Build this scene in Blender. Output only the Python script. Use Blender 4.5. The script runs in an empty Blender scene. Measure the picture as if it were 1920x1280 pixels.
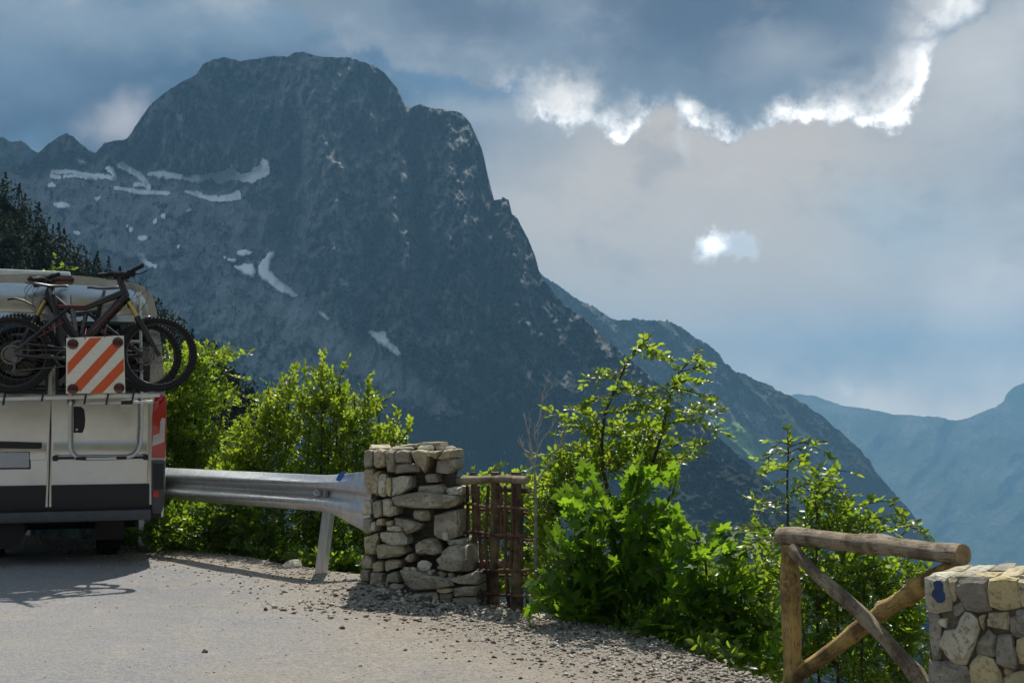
import bpy, bmesh, math, random
import numpy as np
from mathutils import Vector, Matrix
random.seed(7); RNG = np.random.default_rng(7)
scene = bpy.context.scene
COL = scene.collection

# ------------------------------------------------------------------ camera
F = 1920 * 40 / 36.0                       # focal length in photo pixels (40 mm lens)
PITCH = math.atan(155 / F)
CAMP = Vector((0, 0, 1.39))
cam_d = bpy.data.cameras.new('camera'); cam_d.lens = 40; cam_d.sensor_width = 36
cam_d.clip_start = 0.1; cam_d.clip_end = 80000
cam = bpy.data.objects.new('camera', cam_d); COL.objects.link(cam)
cam.location = CAMP; cam.rotation_euler = (math.pi / 2 + PITCH, 0, 0)
scene.camera = cam

def ray(px, py):
    c = (px - 960) / F; s = (640 - py) / F
    return Vector((c, math.cos(PITCH) - math.sin(PITCH) * s, math.sin(PITCH) + math.cos(PITCH) * s))
def at(px, py, d):
    r = ray(px, py); return CAMP + r * (d / r.y)
def onplane(px, py, p, n):
    r = ray(px, py); return CAMP + r * ((Vector(p) - CAMP).dot(n) / r.dot(n))

# ------------------------------------------------------------------ world: sky behind broken cloud
SUN_EL = math.radians(57); SUN_AZ = math.radians(5)       # azimuth measured from +Y towards +X
world = bpy.data.worlds.new('World'); scene.world = world; world.use_nodes = True
W = world.node_tree; W.nodes.clear()
def wn(t, **k):
    n = W.nodes.new(t)
    for a, b in k.items(): setattr(n, a, b)
    return n
def wl(a, b): W.links.new(a, b)
def s2l(c):
    return tuple((v / 255 / 12.92) if v / 255 <= 0.04045 else ((v / 255 + 0.055) / 1.055) ** 2.4 for v in c)
def wmath(op, a, b=None, c=None):
    n = wn('ShaderNodeMath', operation=op)
    for i, v in enumerate((a, b, c)):
        if v is None: continue
        if isinstance(v, (int, float)): n.inputs[i].default_value = v
        else: wl(v, n.inputs[i])
    return n.outputs[0]
tc = wn('ShaderNodeTexCoord'); sep = wn('ShaderNodeSeparateXYZ'); wl(tc.outputs['Generated'], sep.inputs[0])
az = wmath('ARCTAN2', sep.outputs[0], sep.outputs[1]); el = wmath('ARCSINE', sep.outputs[2])
cmb = wn('ShaderNodeCombineXYZ'); wl(az, cmb.inputs[0]); wl(el, cmb.inputs[1])
def wnoise(scale, detail, rough, sx=1, sz=1):
    mp = wn('ShaderNodeMapping'); wl(tc.outputs['Generated'], mp.inputs[0]); mp.inputs['Scale'].default_value = (sx, sx, sz)
    n = wn('ShaderNodeTexNoise'); n.inputs['Scale'].default_value = scale; n.inputs['Detail'].default_value = detail
    n.inputs['Roughness'].default_value = rough; wl(mp.outputs[0], n.inputs['Vector']); return n
nA = wnoise(7, 6, 0.55); nB = wnoise(26, 10, 0.66); nC = wnoise(4.2, 7, 0.6, 1, 1.8)
def warp(base, n, amp):
    v1 = wn('ShaderNodeVectorMath', operation='SUBTRACT'); wl(n.outputs['Color'], v1.inputs[0]); v1.inputs[1].default_value = (.5, .5, .5)
    v2 = wn('ShaderNodeVectorMath', operation='SCALE'); wl(v1.outputs[0], v2.inputs[0]); v2.inputs['Scale'].default_value = amp
    v3 = wn('ShaderNodeVectorMath', operation='ADD'); wl(base, v3.inputs[0]); wl(v2.outputs[0], v3.inputs[1]); return v3.outputs[0]
PA = warp(cmb.outputs[0], nA, 0.13)
PB = warp(PA, nB, 0.03)
PC = warp(warp(cmb.outputs[0], nA, 0.05), nB, 0.035)
def maprange(v, a, b, mx=1.0):
    n = wn('ShaderNodeMapRange', interpolation_type='SMOOTHSTEP'); wl(v, n.inputs[0])
    n.inputs[1].default_value = a; n.inputs[2].default_value = b; n.inputs[3].default_value = 0; n.inputs[4].default_value = mx
    return n.outputs[0]
def wmix(fac, a, b):
    n = wn('ShaderNodeMix', data_type='RGBA'); wl(fac, n.inputs[0])
    for i, v in ((6, a), (7, b)):
        if isinstance(v, tuple): n.inputs[i].default_value = (*v, 1)
        else: wl(v, n.inputs[i])
    return n.outputs[2]
# broken cloud everywhere
cur = wmix(maprange(nC.outputs['Fac'], .36, .66), s2l((92, 114, 134)), s2l((164, 170, 174)))
def blob(px, py, rx, ry, col, strength=1.0, soft=1.0, P=None, nz=None):
    """soft cloudy patch round one direction of the sky"""
    global cur
    r = ray(px, py).normalized(); a = math.atan2(r.x, r.y); e = math.asin(r.z)
    P = P or PA
    v1 = wn('ShaderNodeVectorMath', operation='SUBTRACT'); wl(P, v1.inputs[0]); v1.inputs[1].default_value = (a, e, 0)
    v2 = wn('ShaderNodeVectorMath', operation='MULTIPLY'); wl(v1.outputs[0], v2.inputs[0]); v2.inputs[1].default_value = (F / rx, F / ry, 0)
    v3 = wn('ShaderNodeVectorMath', operation='LENGTH'); wl(v2.outputs[0], v3.inputs[0])
    d = v3.outputs['Value']
    if nz:
        d = wmath('ADD', d, wmath('MULTIPLY', wmath('SUBTRACT', nB.outputs['Fac'], .5), nz))
    cur = wmix(maprange(d, 1.0, 1.0 - soft, strength), cur, s2l(col))
SKY_BLOBS = [
 (1350, 430, 760, 420, (182, 173, 162), .95, .7),
 (330, 210, 900, 240, (62, 88, 112), .95, .7),
 (170, 40, 420, 110, (116, 134, 150), .8, 1),
 (40, 120, 160, 90, (112, 135, 155), .6, 1),
 (560, 60, 260, 70, (98, 124, 146), .5, 1),
 (215, 235, 90, 75, (182, 180, 182), .75, 1),
 (40, 255, 120, 60, (88, 120, 145), .6, 1),
 (860, 120, 260, 120, (72, 104, 134), .9, .9),
 (880, 235, 150, 55, (150, 158, 164), .6, 1),
 (1420, 60, 430, 200, (134, 142, 150), .95, .7),
 (1280, 50, 320, 190, (88, 100, 114), 1, .8),
 (1320, 100, 150, 140, (66, 84, 106), .9, .9),
 (1520, 120, 190, 120, (156, 160, 164), .75, .9),
 (1080, 20, 80, 60, (172, 172, 172), .7, 1),
 (1700, 420, 240, 150, (150, 168, 178), .6, 1),
 (1600, 620, 260, 65, (166, 168, 170), .7, 1),
 (1850, 130, 190, 220, (184, 182, 178), .8, 1),
 (1860, 570, 160, 130, (206, 200, 194), .8, 1),
 (1720, 760, 520, 130, (255, 240, 220), .98, 1),
]
for b in SKY_BLOBS: blob(*b)
# the storm cloud with its sunlit rim: signed distance to a union of lobes, broken by noise
def dirac(px, py):
    r = ray(px, py).normalized(); return math.atan2(r.x, r.y), math.asin(r.z)
def lobe(px, py, rx, ry, P):
    a, e = dirac(px, py)
    v1 = wn('ShaderNodeVectorMath', operation='SUBTRACT'); wl(P, v1.inputs[0]); v1.inputs[1].default_value = (a, e, 0)
    v2 = wn('ShaderNodeVectorMath', operation='MULTIPLY'); wl(v1.outputs[0], v2.inputs[0]); v2.inputs[1].default_value = (F / rx, F / ry, 0)
    v3 = wn('ShaderNodeVectorMath', operation='LENGTH'); wl(v2.outputs[0], v3.inputs[0])
    return wmath('MULTIPLY', wmath('SUBTRACT', 1.0, v3.outputs['Value']), min(rx, ry) / 100.0)
def union(lobes, P, namp, noise):
    d = None
    for l in lobes:
        f = lobe(*l, P); d = f if d is None else wmath('SMOOTH_MAX', d, f, .25)
    return wmath('ADD', d, wmath('MULTIPLY', wmath('SUBTRACT', noise, .5), namp))
def ramp(v, stops):
    n = wn('ShaderNodeValToRGB'); wl(v, n.inputs[0]); e = n.color_ramp.elements; n.color_ramp.interpolation = 'EASE'
    while len(e) < len(stops): e.new(.5)
    for k, (p, c) in zip(e, stops): k.position = p; k.color = (*s2l(c), 1)
    return n.outputs[0]
nE = wnoise(16, 10, .64)
def cloudmass(lobes, P, namp, edge, stops_lit, stops_dull, lit_blobs):
    global cur
    d = union(lobes, P, namp, nE.outputs['Fac']); d = wmath('ADD', d, wmath('MULTIPLY', wmath('SUBTRACT', nB.outputs['Fac'], .5), namp * .5))
    t_ = maprange(d, -.1, 2.0); t_.node.interpolation_type = 'LINEAR'
    w = None
    for b in lit_blobs:
        f = maprange(lobe(*b, P), 0, min(b[2], b[3]) / 100.0 * .8); w = f if w is None else wmath('MAXIMUM', w, f)
    w = wmath('MULTIPLY', w, maprange(nE.outputs['Fac'], .38, .60)); col = wmix(w, ramp(t_, stops_dull), ramp(t_, stops_lit))
    cur = wmix(maprange(d, -edge, edge), cur, col)
MASS = [(1330, 20, 470, 225), (860, -10, 380, 150), (1590, 120, 135, 125), (1655, 175, 72, 72), (1500, 180, 130, 60), (1040, 150, 110, 90), (1170, 205, 90, 62), (1370, 190, 120, 50), (1730, -12, 50, 46)]
LITS = [(0, (268, 266, 262)), (.10, (296, 292, 286)), (.20, (236, 233, 228)), (.32, (178, 178, 178)), (.48, (122, 130, 138)), (.68, (86, 99, 115)), (1.0, (70, 83, 101))]
DULL = [(0, (104, 119, 134)), (.12, (112, 124, 136)), (.26, (108, 120, 132)), (.45, (100, 112, 126)), (.65, (84, 97, 113)), (1.0, (70, 83, 101))]
cloudmass(MASS, PB, .85, .10, LITS, DULL, [(1025, 190, 150, 90), (1170, 250, 130, 80), (1655, 190, 170, 150), (1730, 0, 120, 110), (1510, 238, 150, 44), (1345, 240, 110, 34)])
blob(1480, 110, 150, 80, (150, 154, 158), .6, 1)
blob(1010, 190, 110, 60, (240, 236, 229), .75, 1, PB, 1.4)
blob(1296, 285, 22, 70, (206, 205, 203), .6, 1, PB, 1.2)
blob(1588, 736, 60, 46, (226, 220, 212), .8, 1, PB, 1.2); blob(1592, 730, 22, 26, (250, 242, 230), .85, 1, PB, 1.4)
cloudmass([(1332, 466, 30, 24), (1372, 474, 26, 14), (1345, 484, 34, 10)], PC, 1.0, .07, [(0, (262, 262, 260)), (.15, (300, 298, 294)), (1, (296, 294, 290))], [(0, (206, 208, 210)), (.12, (190, 195, 199)), (1, (196, 200, 203))], [(1336, 466, 44, 40)])
nD = wnoise(11, 9, .62, 1, 1.5)
cur = wmix(maprange(nD.outputs['Fac'], .52, .75, .14), cur, s2l((214, 212, 210)))
cur = wmix(maprange(nD.outputs['Fac'], .50, .30, .26), cur, s2l((66, 86, 108)))
sky = wn('ShaderNodeTexSky', sky_type='NISHITA'); sky.sun_disc = False
sky.sun_elevation = SUN_EL; sky.sun_rotation = SUN_AZ; sky.altitude = 1400; sky.air_density = 1; sky.dust_density = 1
bgS = wn('ShaderNodeBackground'); wl(sky.outputs[0], bgS.inputs[0]); bgS.inputs[1].default_value = 0.08
bgC = wn('ShaderNodeBackground'); wl(cur, bgC.inputs[0]); bgC.inputs[1].default_value = 1.22
mxs = wn('ShaderNodeMixShader'); mxs.inputs[0].default_value = 0.93; wl(bgS.outputs[0], mxs.inputs[1]); wl(bgC.outputs[0], mxs.inputs[2])
wo = wn('ShaderNodeOutputWorld'); wl(mxs.outputs[0], wo.inputs[0])

sun_d = bpy.data.lights.new('sun', 'SUN'); sun_d.energy = 4.8; sun_d.angle = math.radians(0.6); sun_d.color = (1, 0.95, 0.86)
sun = bpy.data.objects.new('sun', sun_d); COL.objects.link(sun)
sdir = Vector((math.sin(SUN_AZ) * math.cos(SUN_EL), math.cos(SUN_AZ) * math.cos(SUN_EL), math.sin(SUN_EL)))
sun.rotation_euler = sdir.to_track_quat('Z', 'Y').to_euler(); sun.location = (0, 20, 40)

scene.view_settings.view_transform = 'Standard'; scene.view_settings.look = 'None'
scene.view_settings.exposure = 0.27; scene.view_settings.gamma = 1
scene.cycles.use_denoising = True
scene.cycles.adaptive_threshold = 0.006
scene.cycles.max_bounces = 8; scene.cycles.diffuse_bounces = 3; scene.cycles.glossy_bounces = 3; scene.cycles.transmission_bounces = 5
scene.cycles.volume_bounces = 0; scene.cycles.transparent_max_bounces = 8
scene.cycles.sample_clamp_indirect = 6

# ------------------------------------------------------------------ helpers
def mesh_obj(name, verts, faces, mat=None, parent=None, smooth=False, attrs=None):
    """numpy verts (N,3) and faces (M,k) -> one mesh object"""
    me = bpy.data.meshes.new(name)
    if isinstance(faces, np.ndarray):
        verts = np.asarray(verts, dtype=np.float32); M, k = faces.shape
        me.vertices.add(len(verts)); me.vertices.foreach_set('co', verts.ravel())
        me.loops.add(M * k); me.loops.foreach_set('vertex_index', faces.astype(np.int32).ravel())
        me.polygons.add(M); me.polygons.foreach_set('loop_start', np.arange(0, M * k, k, dtype=np.int32))
        try: me.polygons.foreach_set('loop_total', np.full(M, k, dtype=np.int32))
        except Exception: pass
        me.update(calc_edges=True)
    else:
        me.from_pydata([tuple(v) for v in verts], [], [tuple(f) for f in faces]); me.update()
    if smooth: me.polygons.foreach_set('use_smooth', np.ones(len(me.polygons), dtype=bool))
    for an, av in (attrs or {}).items():
        a = me.attributes.new(an, 'FLOAT', 'POINT'); a.data.foreach_set('value', np.asarray(av, dtype=np.float32).ravel())
    if mat: me.materials.append(mat)
    o = bpy.data.objects.new(name, me); COL.objects.link(o)
    if parent: o.parent = parent
    return o

def tag(o, label=None, cat=None, group=None, kind=None):
    if label: o['label'] = label
    if cat: o['category'] = cat
    if group: o['group'] = group
    if kind: o['kind'] = kind
    return o
def empty(name, loc=(0, 0, 0), rz=0.0):
    o = bpy.data.objects.new(name, None); COL.objects.link(o); o.location = loc; o.rotation_euler = (0, 0, rz)
    o.empty_display_size = .1; return o
def thing(name, label, cat, loc=(0, 0, 0), rz=0.0, group=None):
    return tag(empty(name, loc, rz), label, cat, group)
def copy_tree(o, parent=None):
    c = o.copy(); COL.objects.link(c)
    if parent: c.parent = parent
    for ch in list(o.children): copy_tree(ch, c)
    return c

class MB:
    """collects shapes for ONE mesh"""
    def __init__(s): s.v = []; s.f = []
    def add(s, vs, fs):
        b = len(s.v); s.v += [tuple(v) for v in vs]; s.f += [tuple(i + b for i in f) for f in fs]; return s
    def box(s, c, size, rot=None, bev=0.0):
        bm = bmesh.new(); bmesh.ops.create_cube(bm, size=1)
        bmesh.ops.scale(bm, vec=size, verts=bm.verts)
        if bev > 0: bmesh.ops.bevel(bm, geom=bm.edges[:], offset=bev, segments=2, profile=.6, affect='EDGES', clamp_overlap=True)
        if rot is not None: bmesh.ops.transform(bm, matrix=rot.to_4x4(), verts=bm.verts)
        bmesh.ops.translate(bm, vec=Vector(c), verts=bm.verts)
        bm.verts.index_update(); s.add([v.co[:] for v in bm.verts], [[v.index for v in f.verts] for f in bm.faces]); bm.free(); return s
    def tube(s, pts, r, n=8, cap=True, jit=0.0, seed=0, closed=False):
        pts = [Vector(p) for p in pts]; R = r if isinstance(r, (list, tuple)) else [r] * len(pts)
        rr = random.Random(seed); vs = []; fs = []; N = len(pts); up = None
        for i, p in enumerate(pts):
            a = pts[(i - 1) % N] if (closed or i > 0) else p; b = pts[(i + 1) % N] if (closed or i < N - 1) else p
            t = (b - a).normalized()
            if up is None:
                up = t.orthogonal().normalized()
            up = (up - t * up.dot(t)); up = up.normalized() if up.length > 1e-6 else t.orthogonal().normalized()
            w = t.cross(up)
            for k in range(n):
                an = 2 * math.pi * k / n; q = R[i] * (1 + (rr.uniform(-jit, jit) if jit else 0))
                vs.append(p + up * (math.cos(an) * q) + w * (math.sin(an) * q))
        L = N if closed else N - 1
        for i in range(L):
            for k in range(n):
                j = (i + 1) % N
                fs.append((i * n + k, i * n + (k + 1) % n, j * n + (k + 1) % n, j * n + k))
        if cap and not closed:
            fs.append(tuple(range(n - 1, -1, -1))); fs.append(tuple((N - 1) * n + k for k in range(n)))
        return s.add(vs, fs)
    def prism(s, outline, d, axis):
        """outline of 3D points extruded along vector axis*d"""
        n = len(outline); ax = Vector(axis) * d
        vs = [Vector(p) for p in outline] + [Vector(p) + ax for p in outline]
        fs = [tuple(range(n - 1, -1, -1)), tuple(range(n, 2 * n))] + [(i, (i + 1) % n, n + (i + 1) % n, n + i) for i in range(n)]
        return s.add(vs, fs)
    def torus(s, c, ax, R, r, n=40, m=8, ry=None):
        ax = Vector(ax).normalized(); u = ax.orthogonal().normalized(); w = ax.cross(u); vs = []; fs = []; ry = ry or r
        for i in range(n):
            a = 2 * math.pi * i / n; d = u * math.cos(a) + w * math.sin(a)
            for k in range(m):
                b = 2 * math.pi * k / m; vs.append(Vector(c) + d * (R + r * math.cos(b)) + ax * (ry * math.sin(b)))
        for i in range(n):
            for k in range(m):
                j = (i + 1) % n; l = (k + 1) % m; fs.append((i * m + k, j * m + k, j * m + l, i * m + l))
        return s.add(vs, fs)
    def disc(s, c, ax, r, h, n=20):
        ax = Vector(ax).normalized(); u = ax.orthogonal().normalized(); w = ax.cross(u)
        o = [Vector(c) + (u * math.cos(2 * math.pi * i / n) + w * math.sin(2 * math.pi * i / n)) * r for i in range(n)]
        return s.prism(o, h, ax)
    def build(s, name, mat, parent=None, smooth=False, bevel=0.0, angle=35):
        o = mesh_obj(name, s.v, s.f, mat, parent, False)
        bm = bmesh.new(); bm.from_mesh(o.data); bmesh.ops.recalc_face_normals(bm, faces=bm.faces)
        if bevel > 0:
            ed = [e for e in bm.edges if len(e.link_faces) == 2 and e.calc_face_angle(0) > math.radians(30)]
            bmesh.ops.bevel(bm, geom=ed, offset=bevel, segments=2, profile=.6, affect='EDGES', clamp_overlap=True)
        if smooth:
            for f in bm.faces: f.smooth = True
            for e in bm.edges:
                if len(e.link_faces) == 2 and e.calc_face_angle(0) > math.radians(angle): e.smooth = False
        bm.to_mesh(o.data); bm.free(); return o

# numpy gradient noise
_perm = np.random.default_rng(3).permutation(512).astype(np.int64)
_perm = np.concatenate([_perm, _perm])
_ga = np.random.default_rng(4).uniform(0, 2 * np.pi, 1024)
def perlin(x, y, seed=0):
    x = np.asarray(x, float) + seed * 17.31; y = np.asarray(y, float) + seed * 9.77
    xi = np.floor(x).astype(np.int64); yi = np.floor(y).astype(np.int64); xf = x - xi; yf = y - yi
    u = xf ** 3 * (xf * (xf * 6 - 15) + 10); v = yf ** 3 * (yf * (yf * 6 - 15) + 10)
    def g(ix, iy, fx, fy):
        h = _perm[(_perm[ix & 511] + iy) & 511]; a = _ga[h]; return np.cos(a) * fx + np.sin(a) * fy
    n0 = g(xi, yi, xf, yf) * (1 - u) + g(xi + 1, yi, xf - 1, yf) * u
    n1 = g(xi, yi + 1, xf, yf - 1) * (1 - u) + g(xi + 1, yi + 1, xf - 1, yf - 1) * u
    return (n0 * (1 - v) + n1 * v) * 1.5
def fbm(x, y, o=5, seed=0, lac=2.03, gain=.5):
    s = 0; a = 1; t = 0
    for i in range(o):
        s = s + a * perlin(x * lac ** i, y * lac ** i, seed + i * 3); t += a; a *= gain
    return s / t
def ridged(x, y, o=4, seed=0):
    s = 0; a = 1; t = 0
    for i in range(o):
        s = s + a * (1 - 2 * np.abs(perlin(x * 2.07 ** i, y * 2.07 ** i, seed + i * 5))); t += a; a *= .5
    return s / t
def sstep(a, b, x):
    t = np.clip((x - a) / (b - a), 0, 1); return t * t * (3 - 2 * t)

# ------------------------------------------------------------------ materials
class NT:
    def __init__(s, name):
        s.m = bpy.data.materials.new(name); s.m.use_nodes = True; s.t = s.m.node_tree; s.b = s.t.nodes['Principled BSDF']; s.out = s.t.nodes['Material Output']
    def n(s, typ, ins=None, **k):
        nd = s.t.nodes.new(typ)
        for a, b in k.items(): setattr(nd, a, b)
        for a, b in (ins or {}).items():
            if hasattr(b, 'links'): s.t.links.new(b, nd.inputs[a])
            else: nd.inputs[a].default_value = b
        return nd
    def l(s, a, b): s.t.links.new(a, b)
    def noise(s, scale, detail=5, rough=.55, vec=None, coord='Object', map_scale=None):
        if vec is None:
            vec = s.n('ShaderNodeTexCoord').outputs[coord]
        if map_scale: vec = s.n('ShaderNodeMapping', {'Vector': vec, 'Scale': map_scale}).outputs[0]
        return s.n('ShaderNodeTexNoise', {'Vector': vec, 'Scale': scale, 'Detail': detail, 'Roughness': rough}).outputs['Fac']
    def mr(s, v, a, b, lo=0.0, hi=1.0):
        return s.n('ShaderNodeMapRange', {0: v, 1: a, 2: b, 3: lo, 4: hi}).outputs[0]
    def mix(s, f, a, b):
        nd = s.n('ShaderNodeMix', data_type='RGBA')
        for i, v in ((0, f), (6, a), (7, b)):
            if hasattr(v, 'links'): s.l(v, nd.inputs[i])
            elif isinstance(v, tuple): nd.inputs[i].default_value = (*v, 1) if len(v) == 3 else v
            else: nd.inputs[i].default_value = v
        return nd.outputs[2]
    def math(s, op, a, b=0.0):
        nd = s.n('ShaderNodeMath', operation=op)
        for i, v in enumerate((a, b)):
            if hasattr(v, 'links'): s.l(v, nd.inputs[i])
            else: nd.inputs[i].default_value = v
        return nd.outputs[0]
    def attr(s, name): return s.n('ShaderNodeAttribute', attribute_name=name).outputs['Fac']
    def bump(s, h, strength, dist):
        return s.n('ShaderNodeBump', {'Height': h, 'Strength': strength, 'Distance': dist}).outputs[0]
    def set(s, **k):
        for a, v in k.items():
            i = s.b.inputs[a.replace('_', ' ')]
            if hasattr(v, 'links'): s.l(v, i)
            else: i.default_value = (*v, 1) if isinstance(v, tuple) and len(v) == 3 else v
        return s
def simple(name, col, rough=.5, metal=0.0, noise=0.0, nscale=8, bump=0.0, bscale=60, **k):
    t = NT(name)
    if noise > 0:
        f = t.noise(nscale, 6)
        t.set(Base_Color=t.mix(t.mr(f, .3, .7), tuple(c * (1 - noise) for c in col), tuple(min(1, c * (1 + noise)) for c in col)))
        t.set(Roughness=t.mr(f, .3, .7, max(0, rough - .08), min(1, rough + .1)))
    else:
        t.set(Base_Color=col, Roughness=rough)
    t.set(Metallic=metal, **k)
    if bump > 0: t.set(Normal=t.bump(t.noise(bscale, 5), bump, .01))
    return t.m
# ================================================================== mountains and terrain (the setting)
def cam_dirs(PX, PY):
    c = (PX - 960) / F; s = (640 - PY) / F
    y = math.cos(PITCH) - math.sin(PITCH) * s; z = math.sin(PITCH) + math.cos(PITCH) * s
    return c / y, z / y                      # x and z per unit of depth
def massif(name, sil, x0, x1, nx, ybot, nt, D0, mfun, relief, mat, rough=(0, 8), attrs=None, back=True, kind='structure', smooth_px=110, calm=None):
    px = np.linspace(x0, x1, nx); sx, sy = np.array(sil, float).T
    ys = np.interp(px, sx, sy) + rough[0] * fbm(px / rough[1], px * 0 + .3, 5, seed=len(name)) - rough[0] * .55 * np.maximum(perlin(px / 3.1, px * 0 + 5.5, 9), 0) * (.3 + np.maximum(perlin(px / 45, px * 0 + 2.5, 12), 0) * 2)
    t = np.linspace(0, 1, nt)[:, None]; PX = np.repeat(px[None], nt, 0)
    yb = ybot(px)[None] if callable(ybot) else ybot
    yb = np.maximum(yb, ys[None] + 6)
    PY = yb + (ys[None] - yb) * t
    KX, T = cam_dirs(PX, PY)
    m = mfun(PX, PY, ys[None])
    dT = np.diff(T, axis=0); q = dT / np.maximum((m[1:] + m[:-1]) / 2 - T[1:], .12)
    d0 = D0(px) if callable(D0) else np.full(nx, D0)
    L = np.concatenate([np.zeros((1, nx)), np.cumsum(q, 0)], 0)
    kw = max(3, int(smooth_px / (x1 - x0) * nx)); ker = np.hanning(kw + 2)[1:-1]; ker /= ker.sum()
    Lp = np.pad(L, ((0, 0), (kw // 2, kw - 1 - kw // 2)), mode='edge')
    L = np.apply_along_axis(lambda r: np.convolve(r, ker, mode='valid'), 1, Lp)
    D = d0[None] * np.exp(L)
    rl = relief(PX, PY)
    if calm: ck = calm(PX, PY); rl = rl * ck - .034 * (1 - ck)
    D = D * (1 + rl)
    V = np.stack([KX * D, D, T * D + CAMP.z], -1)
    rows = [V]
    if back:
        for k, (fd, fz) in enumerate(((1.015, .985), (1.05, .9), (1.12, .7), (1.25, .3))):
            top = V[-1].copy(); B = top.copy(); B[:, 1] = top[:, 1] * fd; B[:, 0] = top[:, 0] * fd
            zz = top[:, 2]; B[:, 2] = zz - (np.abs(zz) * .35 + 120) * (1 - fz) ; rows.append(B[None])
    V = np.concatenate(rows, 0); R = V.shape[0]
    idx = np.arange(R * nx).reshape(R, nx)
    fa = np.stack([idx[:-1, :-1], idx[:-1, 1:], idx[1:, 1:], idx[1:, :-1]], -1).reshape(-1, 4)
    at_ = {}
    for an, fn in (attrs or {}).items():
        a = fn(PX, PY); at_[an] = np.concatenate([a] + [a[-1:]] * (R - nt), 0)
    o = mesh_obj(name, V.reshape(-1, 3), fa, mat, smooth=True, attrs=at_); tag(o, kind=kind)
    o_grid = (PX, PY, V, idx)
    return o, o_grid

# --- materials
def rock_material(name, light, dark, veg_c, grass_c, scale, bumpd):
    t = NT(name); tcn = t.n('ShaderNodeTexCoord').outputs['Object']
    big = t.noise(scale, 8, .6, vec=tcn); st = t.noise(scale * 5, 8, .65, vec=tcn, map_scale=(1, 1, .5)); fine = t.noise(scale * 26, 7, .7, vec=tcn); pit = t.noise(scale * 70, 4, .7, vec=tcn, map_scale=(1, 1, .7))
    f = t.math('ADD', t.math('MULTIPLY', big, .45), t.math('MULTIPLY', st, .55))
    col = t.mix(t.mr(f, .43, .58), dark, light)
    col = t.mix(t.mr(fine, .35, .6, .5, 0), col, tuple(c * .55 for c in dark))
    col = t.mix(t.math('MULTIPLY', t.attr('scree'), t.mr(st, .35, .6, .55, 1.0)), col, tuple(min(.62, c * 1.35) for c in light))
    col = t.mix(t.mr(pit, .36, .50, .5, 0), col, tuple(c * .5 for c in dark)); col = t.mix(t.mr(pit, .55, .68, 0, .45), col, tuple(min(.7, c * 1.4) for c in light))
    v = t.attr('veg'); vf = t.math('ADD', v, t.math('MULTIPLY', t.math('SUBTRACT', fine, .5), 1.4))
    vcol = t.mix(t.noise(scale * 40, 3, .5, vec=tcn), tuple(c * .55 for c in veg_c), tuple(c * 1.5 for c in veg_c))
    col = t.mix(t.mr(vf, .42, .62), col, vcol)
    g = t.attr('grass'); gf = t.math('ADD', g, t.math('MULTIPLY', t.math('SUBTRACT', fine, .5), .8))
    col = t.mix(t.mr(gf, .4, .7), col, grass_c)
    t.set(Base_Color=col, Roughness=.95, Specular_IOR_Level=.1)
    h = t.math('ADD', t.math('ADD', t.math('MULTIPLY', st, 1.0), t.math('MULTIPLY', fine, .6)), t.math('MULTIPLY', pit, .25))
    t.set(Normal=t.bump(h, 1.0, bumpd * 1.3))
    return t.m
M_rock = rock_material('limestone_face', (.54, .54, .53), (.085, .09, .095), (.032, .045, .028), (.16, .22, .08), .004, 30)
M_ridge = rock_material('wooded_limestone', (.34, .34, .33), (.13, .13, .13), (.035, .05, .028), (.30, .44, .10), .004, 22)
M_far = rock_material('far_slope', (.28, .28, .27), (.16, .17, .15), (.07, .10, .05), (.16, .2, .1), .0012, 60)
t = NT('old_snow'); t.set(Base_Color=t.mix(t.noise(.05, 4), (.84, .86, .88), (.93, .94, .95)), Roughness=.6); M_snow = t.m

# --- main peak
SIL_MAIN = [(-260, 330), (-120, 300), (0, 318), (60, 300), (85, 275), (110, 255), (125, 250), (138, 256), (160, 278), (178, 288), (196, 268), (214, 264), (236, 262), (246, 250), (262, 225), (280, 200),
            (300, 182), (330, 160), (368, 140), (380, 122), (400, 112), (425, 108), (442, 111), (450, 116), (490, 110), (515, 105), (540, 106), (556, 98), (568, 97), (600, 106), (650, 108),
            (690, 118), (720, 135), (745, 165), (760, 200), (772, 201), (790, 196), (812, 203), (842, 207), (866, 212), (882, 232), (896, 262), (905, 285), (915, 330), (926, 376), (936, 374), (944, 370), (954, 376),
            (960, 402), (970, 408), (980, 430), (992, 452), (1004, 482), (1012, 512), (1035, 545), (1060, 570), (1100, 600), (1140, 640), (1180, 672), (1230, 716), (1290, 770), (1340, 815), (1400, 866), (1470, 925),
            (1540, 990), (1620, 1070), (1700, 1150), (1800, 1240)]
def foot(px):       # where the cliff stands on the slabs, by photo column
    return np.interp(px, [-300, 60, 150, 240, 320, 430, 500, 530, 560, 620, 700, 790, 900, 1000, 1100, 1300, 1800], [330, 318, 300, 318, 332, 340, 380, 440, 520, 590, 640, 700, 760, 780, 790, 900, 1400])
def m_main(PX, PY, ys):
    ft = foot(PX) + 10 * fbm(PX / 40, PY / 40, 3, seed=2)
    up = sstep(8, -14, PY - ft)
    bench = np.exp(-((PY - ft - 22) / 26) ** 2) * sstep(560, 500, PX)
    low = .62 + .5 * sstep(.05, .5, ridged(PX / 110 + PY / 300, PY / 60, 3, seed=5)) + .25 * fbm(PX / 30, PY / 18, 3, seed=8)
    cl = 2.0 + 1.2 * fbm(PX / 60, PY / 45, 4, seed=4)
    m = low * (1 - up) + cl * up
    m = m * (1 - .55 * bench)
    # the big gully between the two summits, and ledges
    m = m * (1 - .35 * sstep(.25, .6, perlin(PX / 160 + PY / 400, PY / 34, 11)) * up)
    return np.clip(m, .42, 4)
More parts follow.
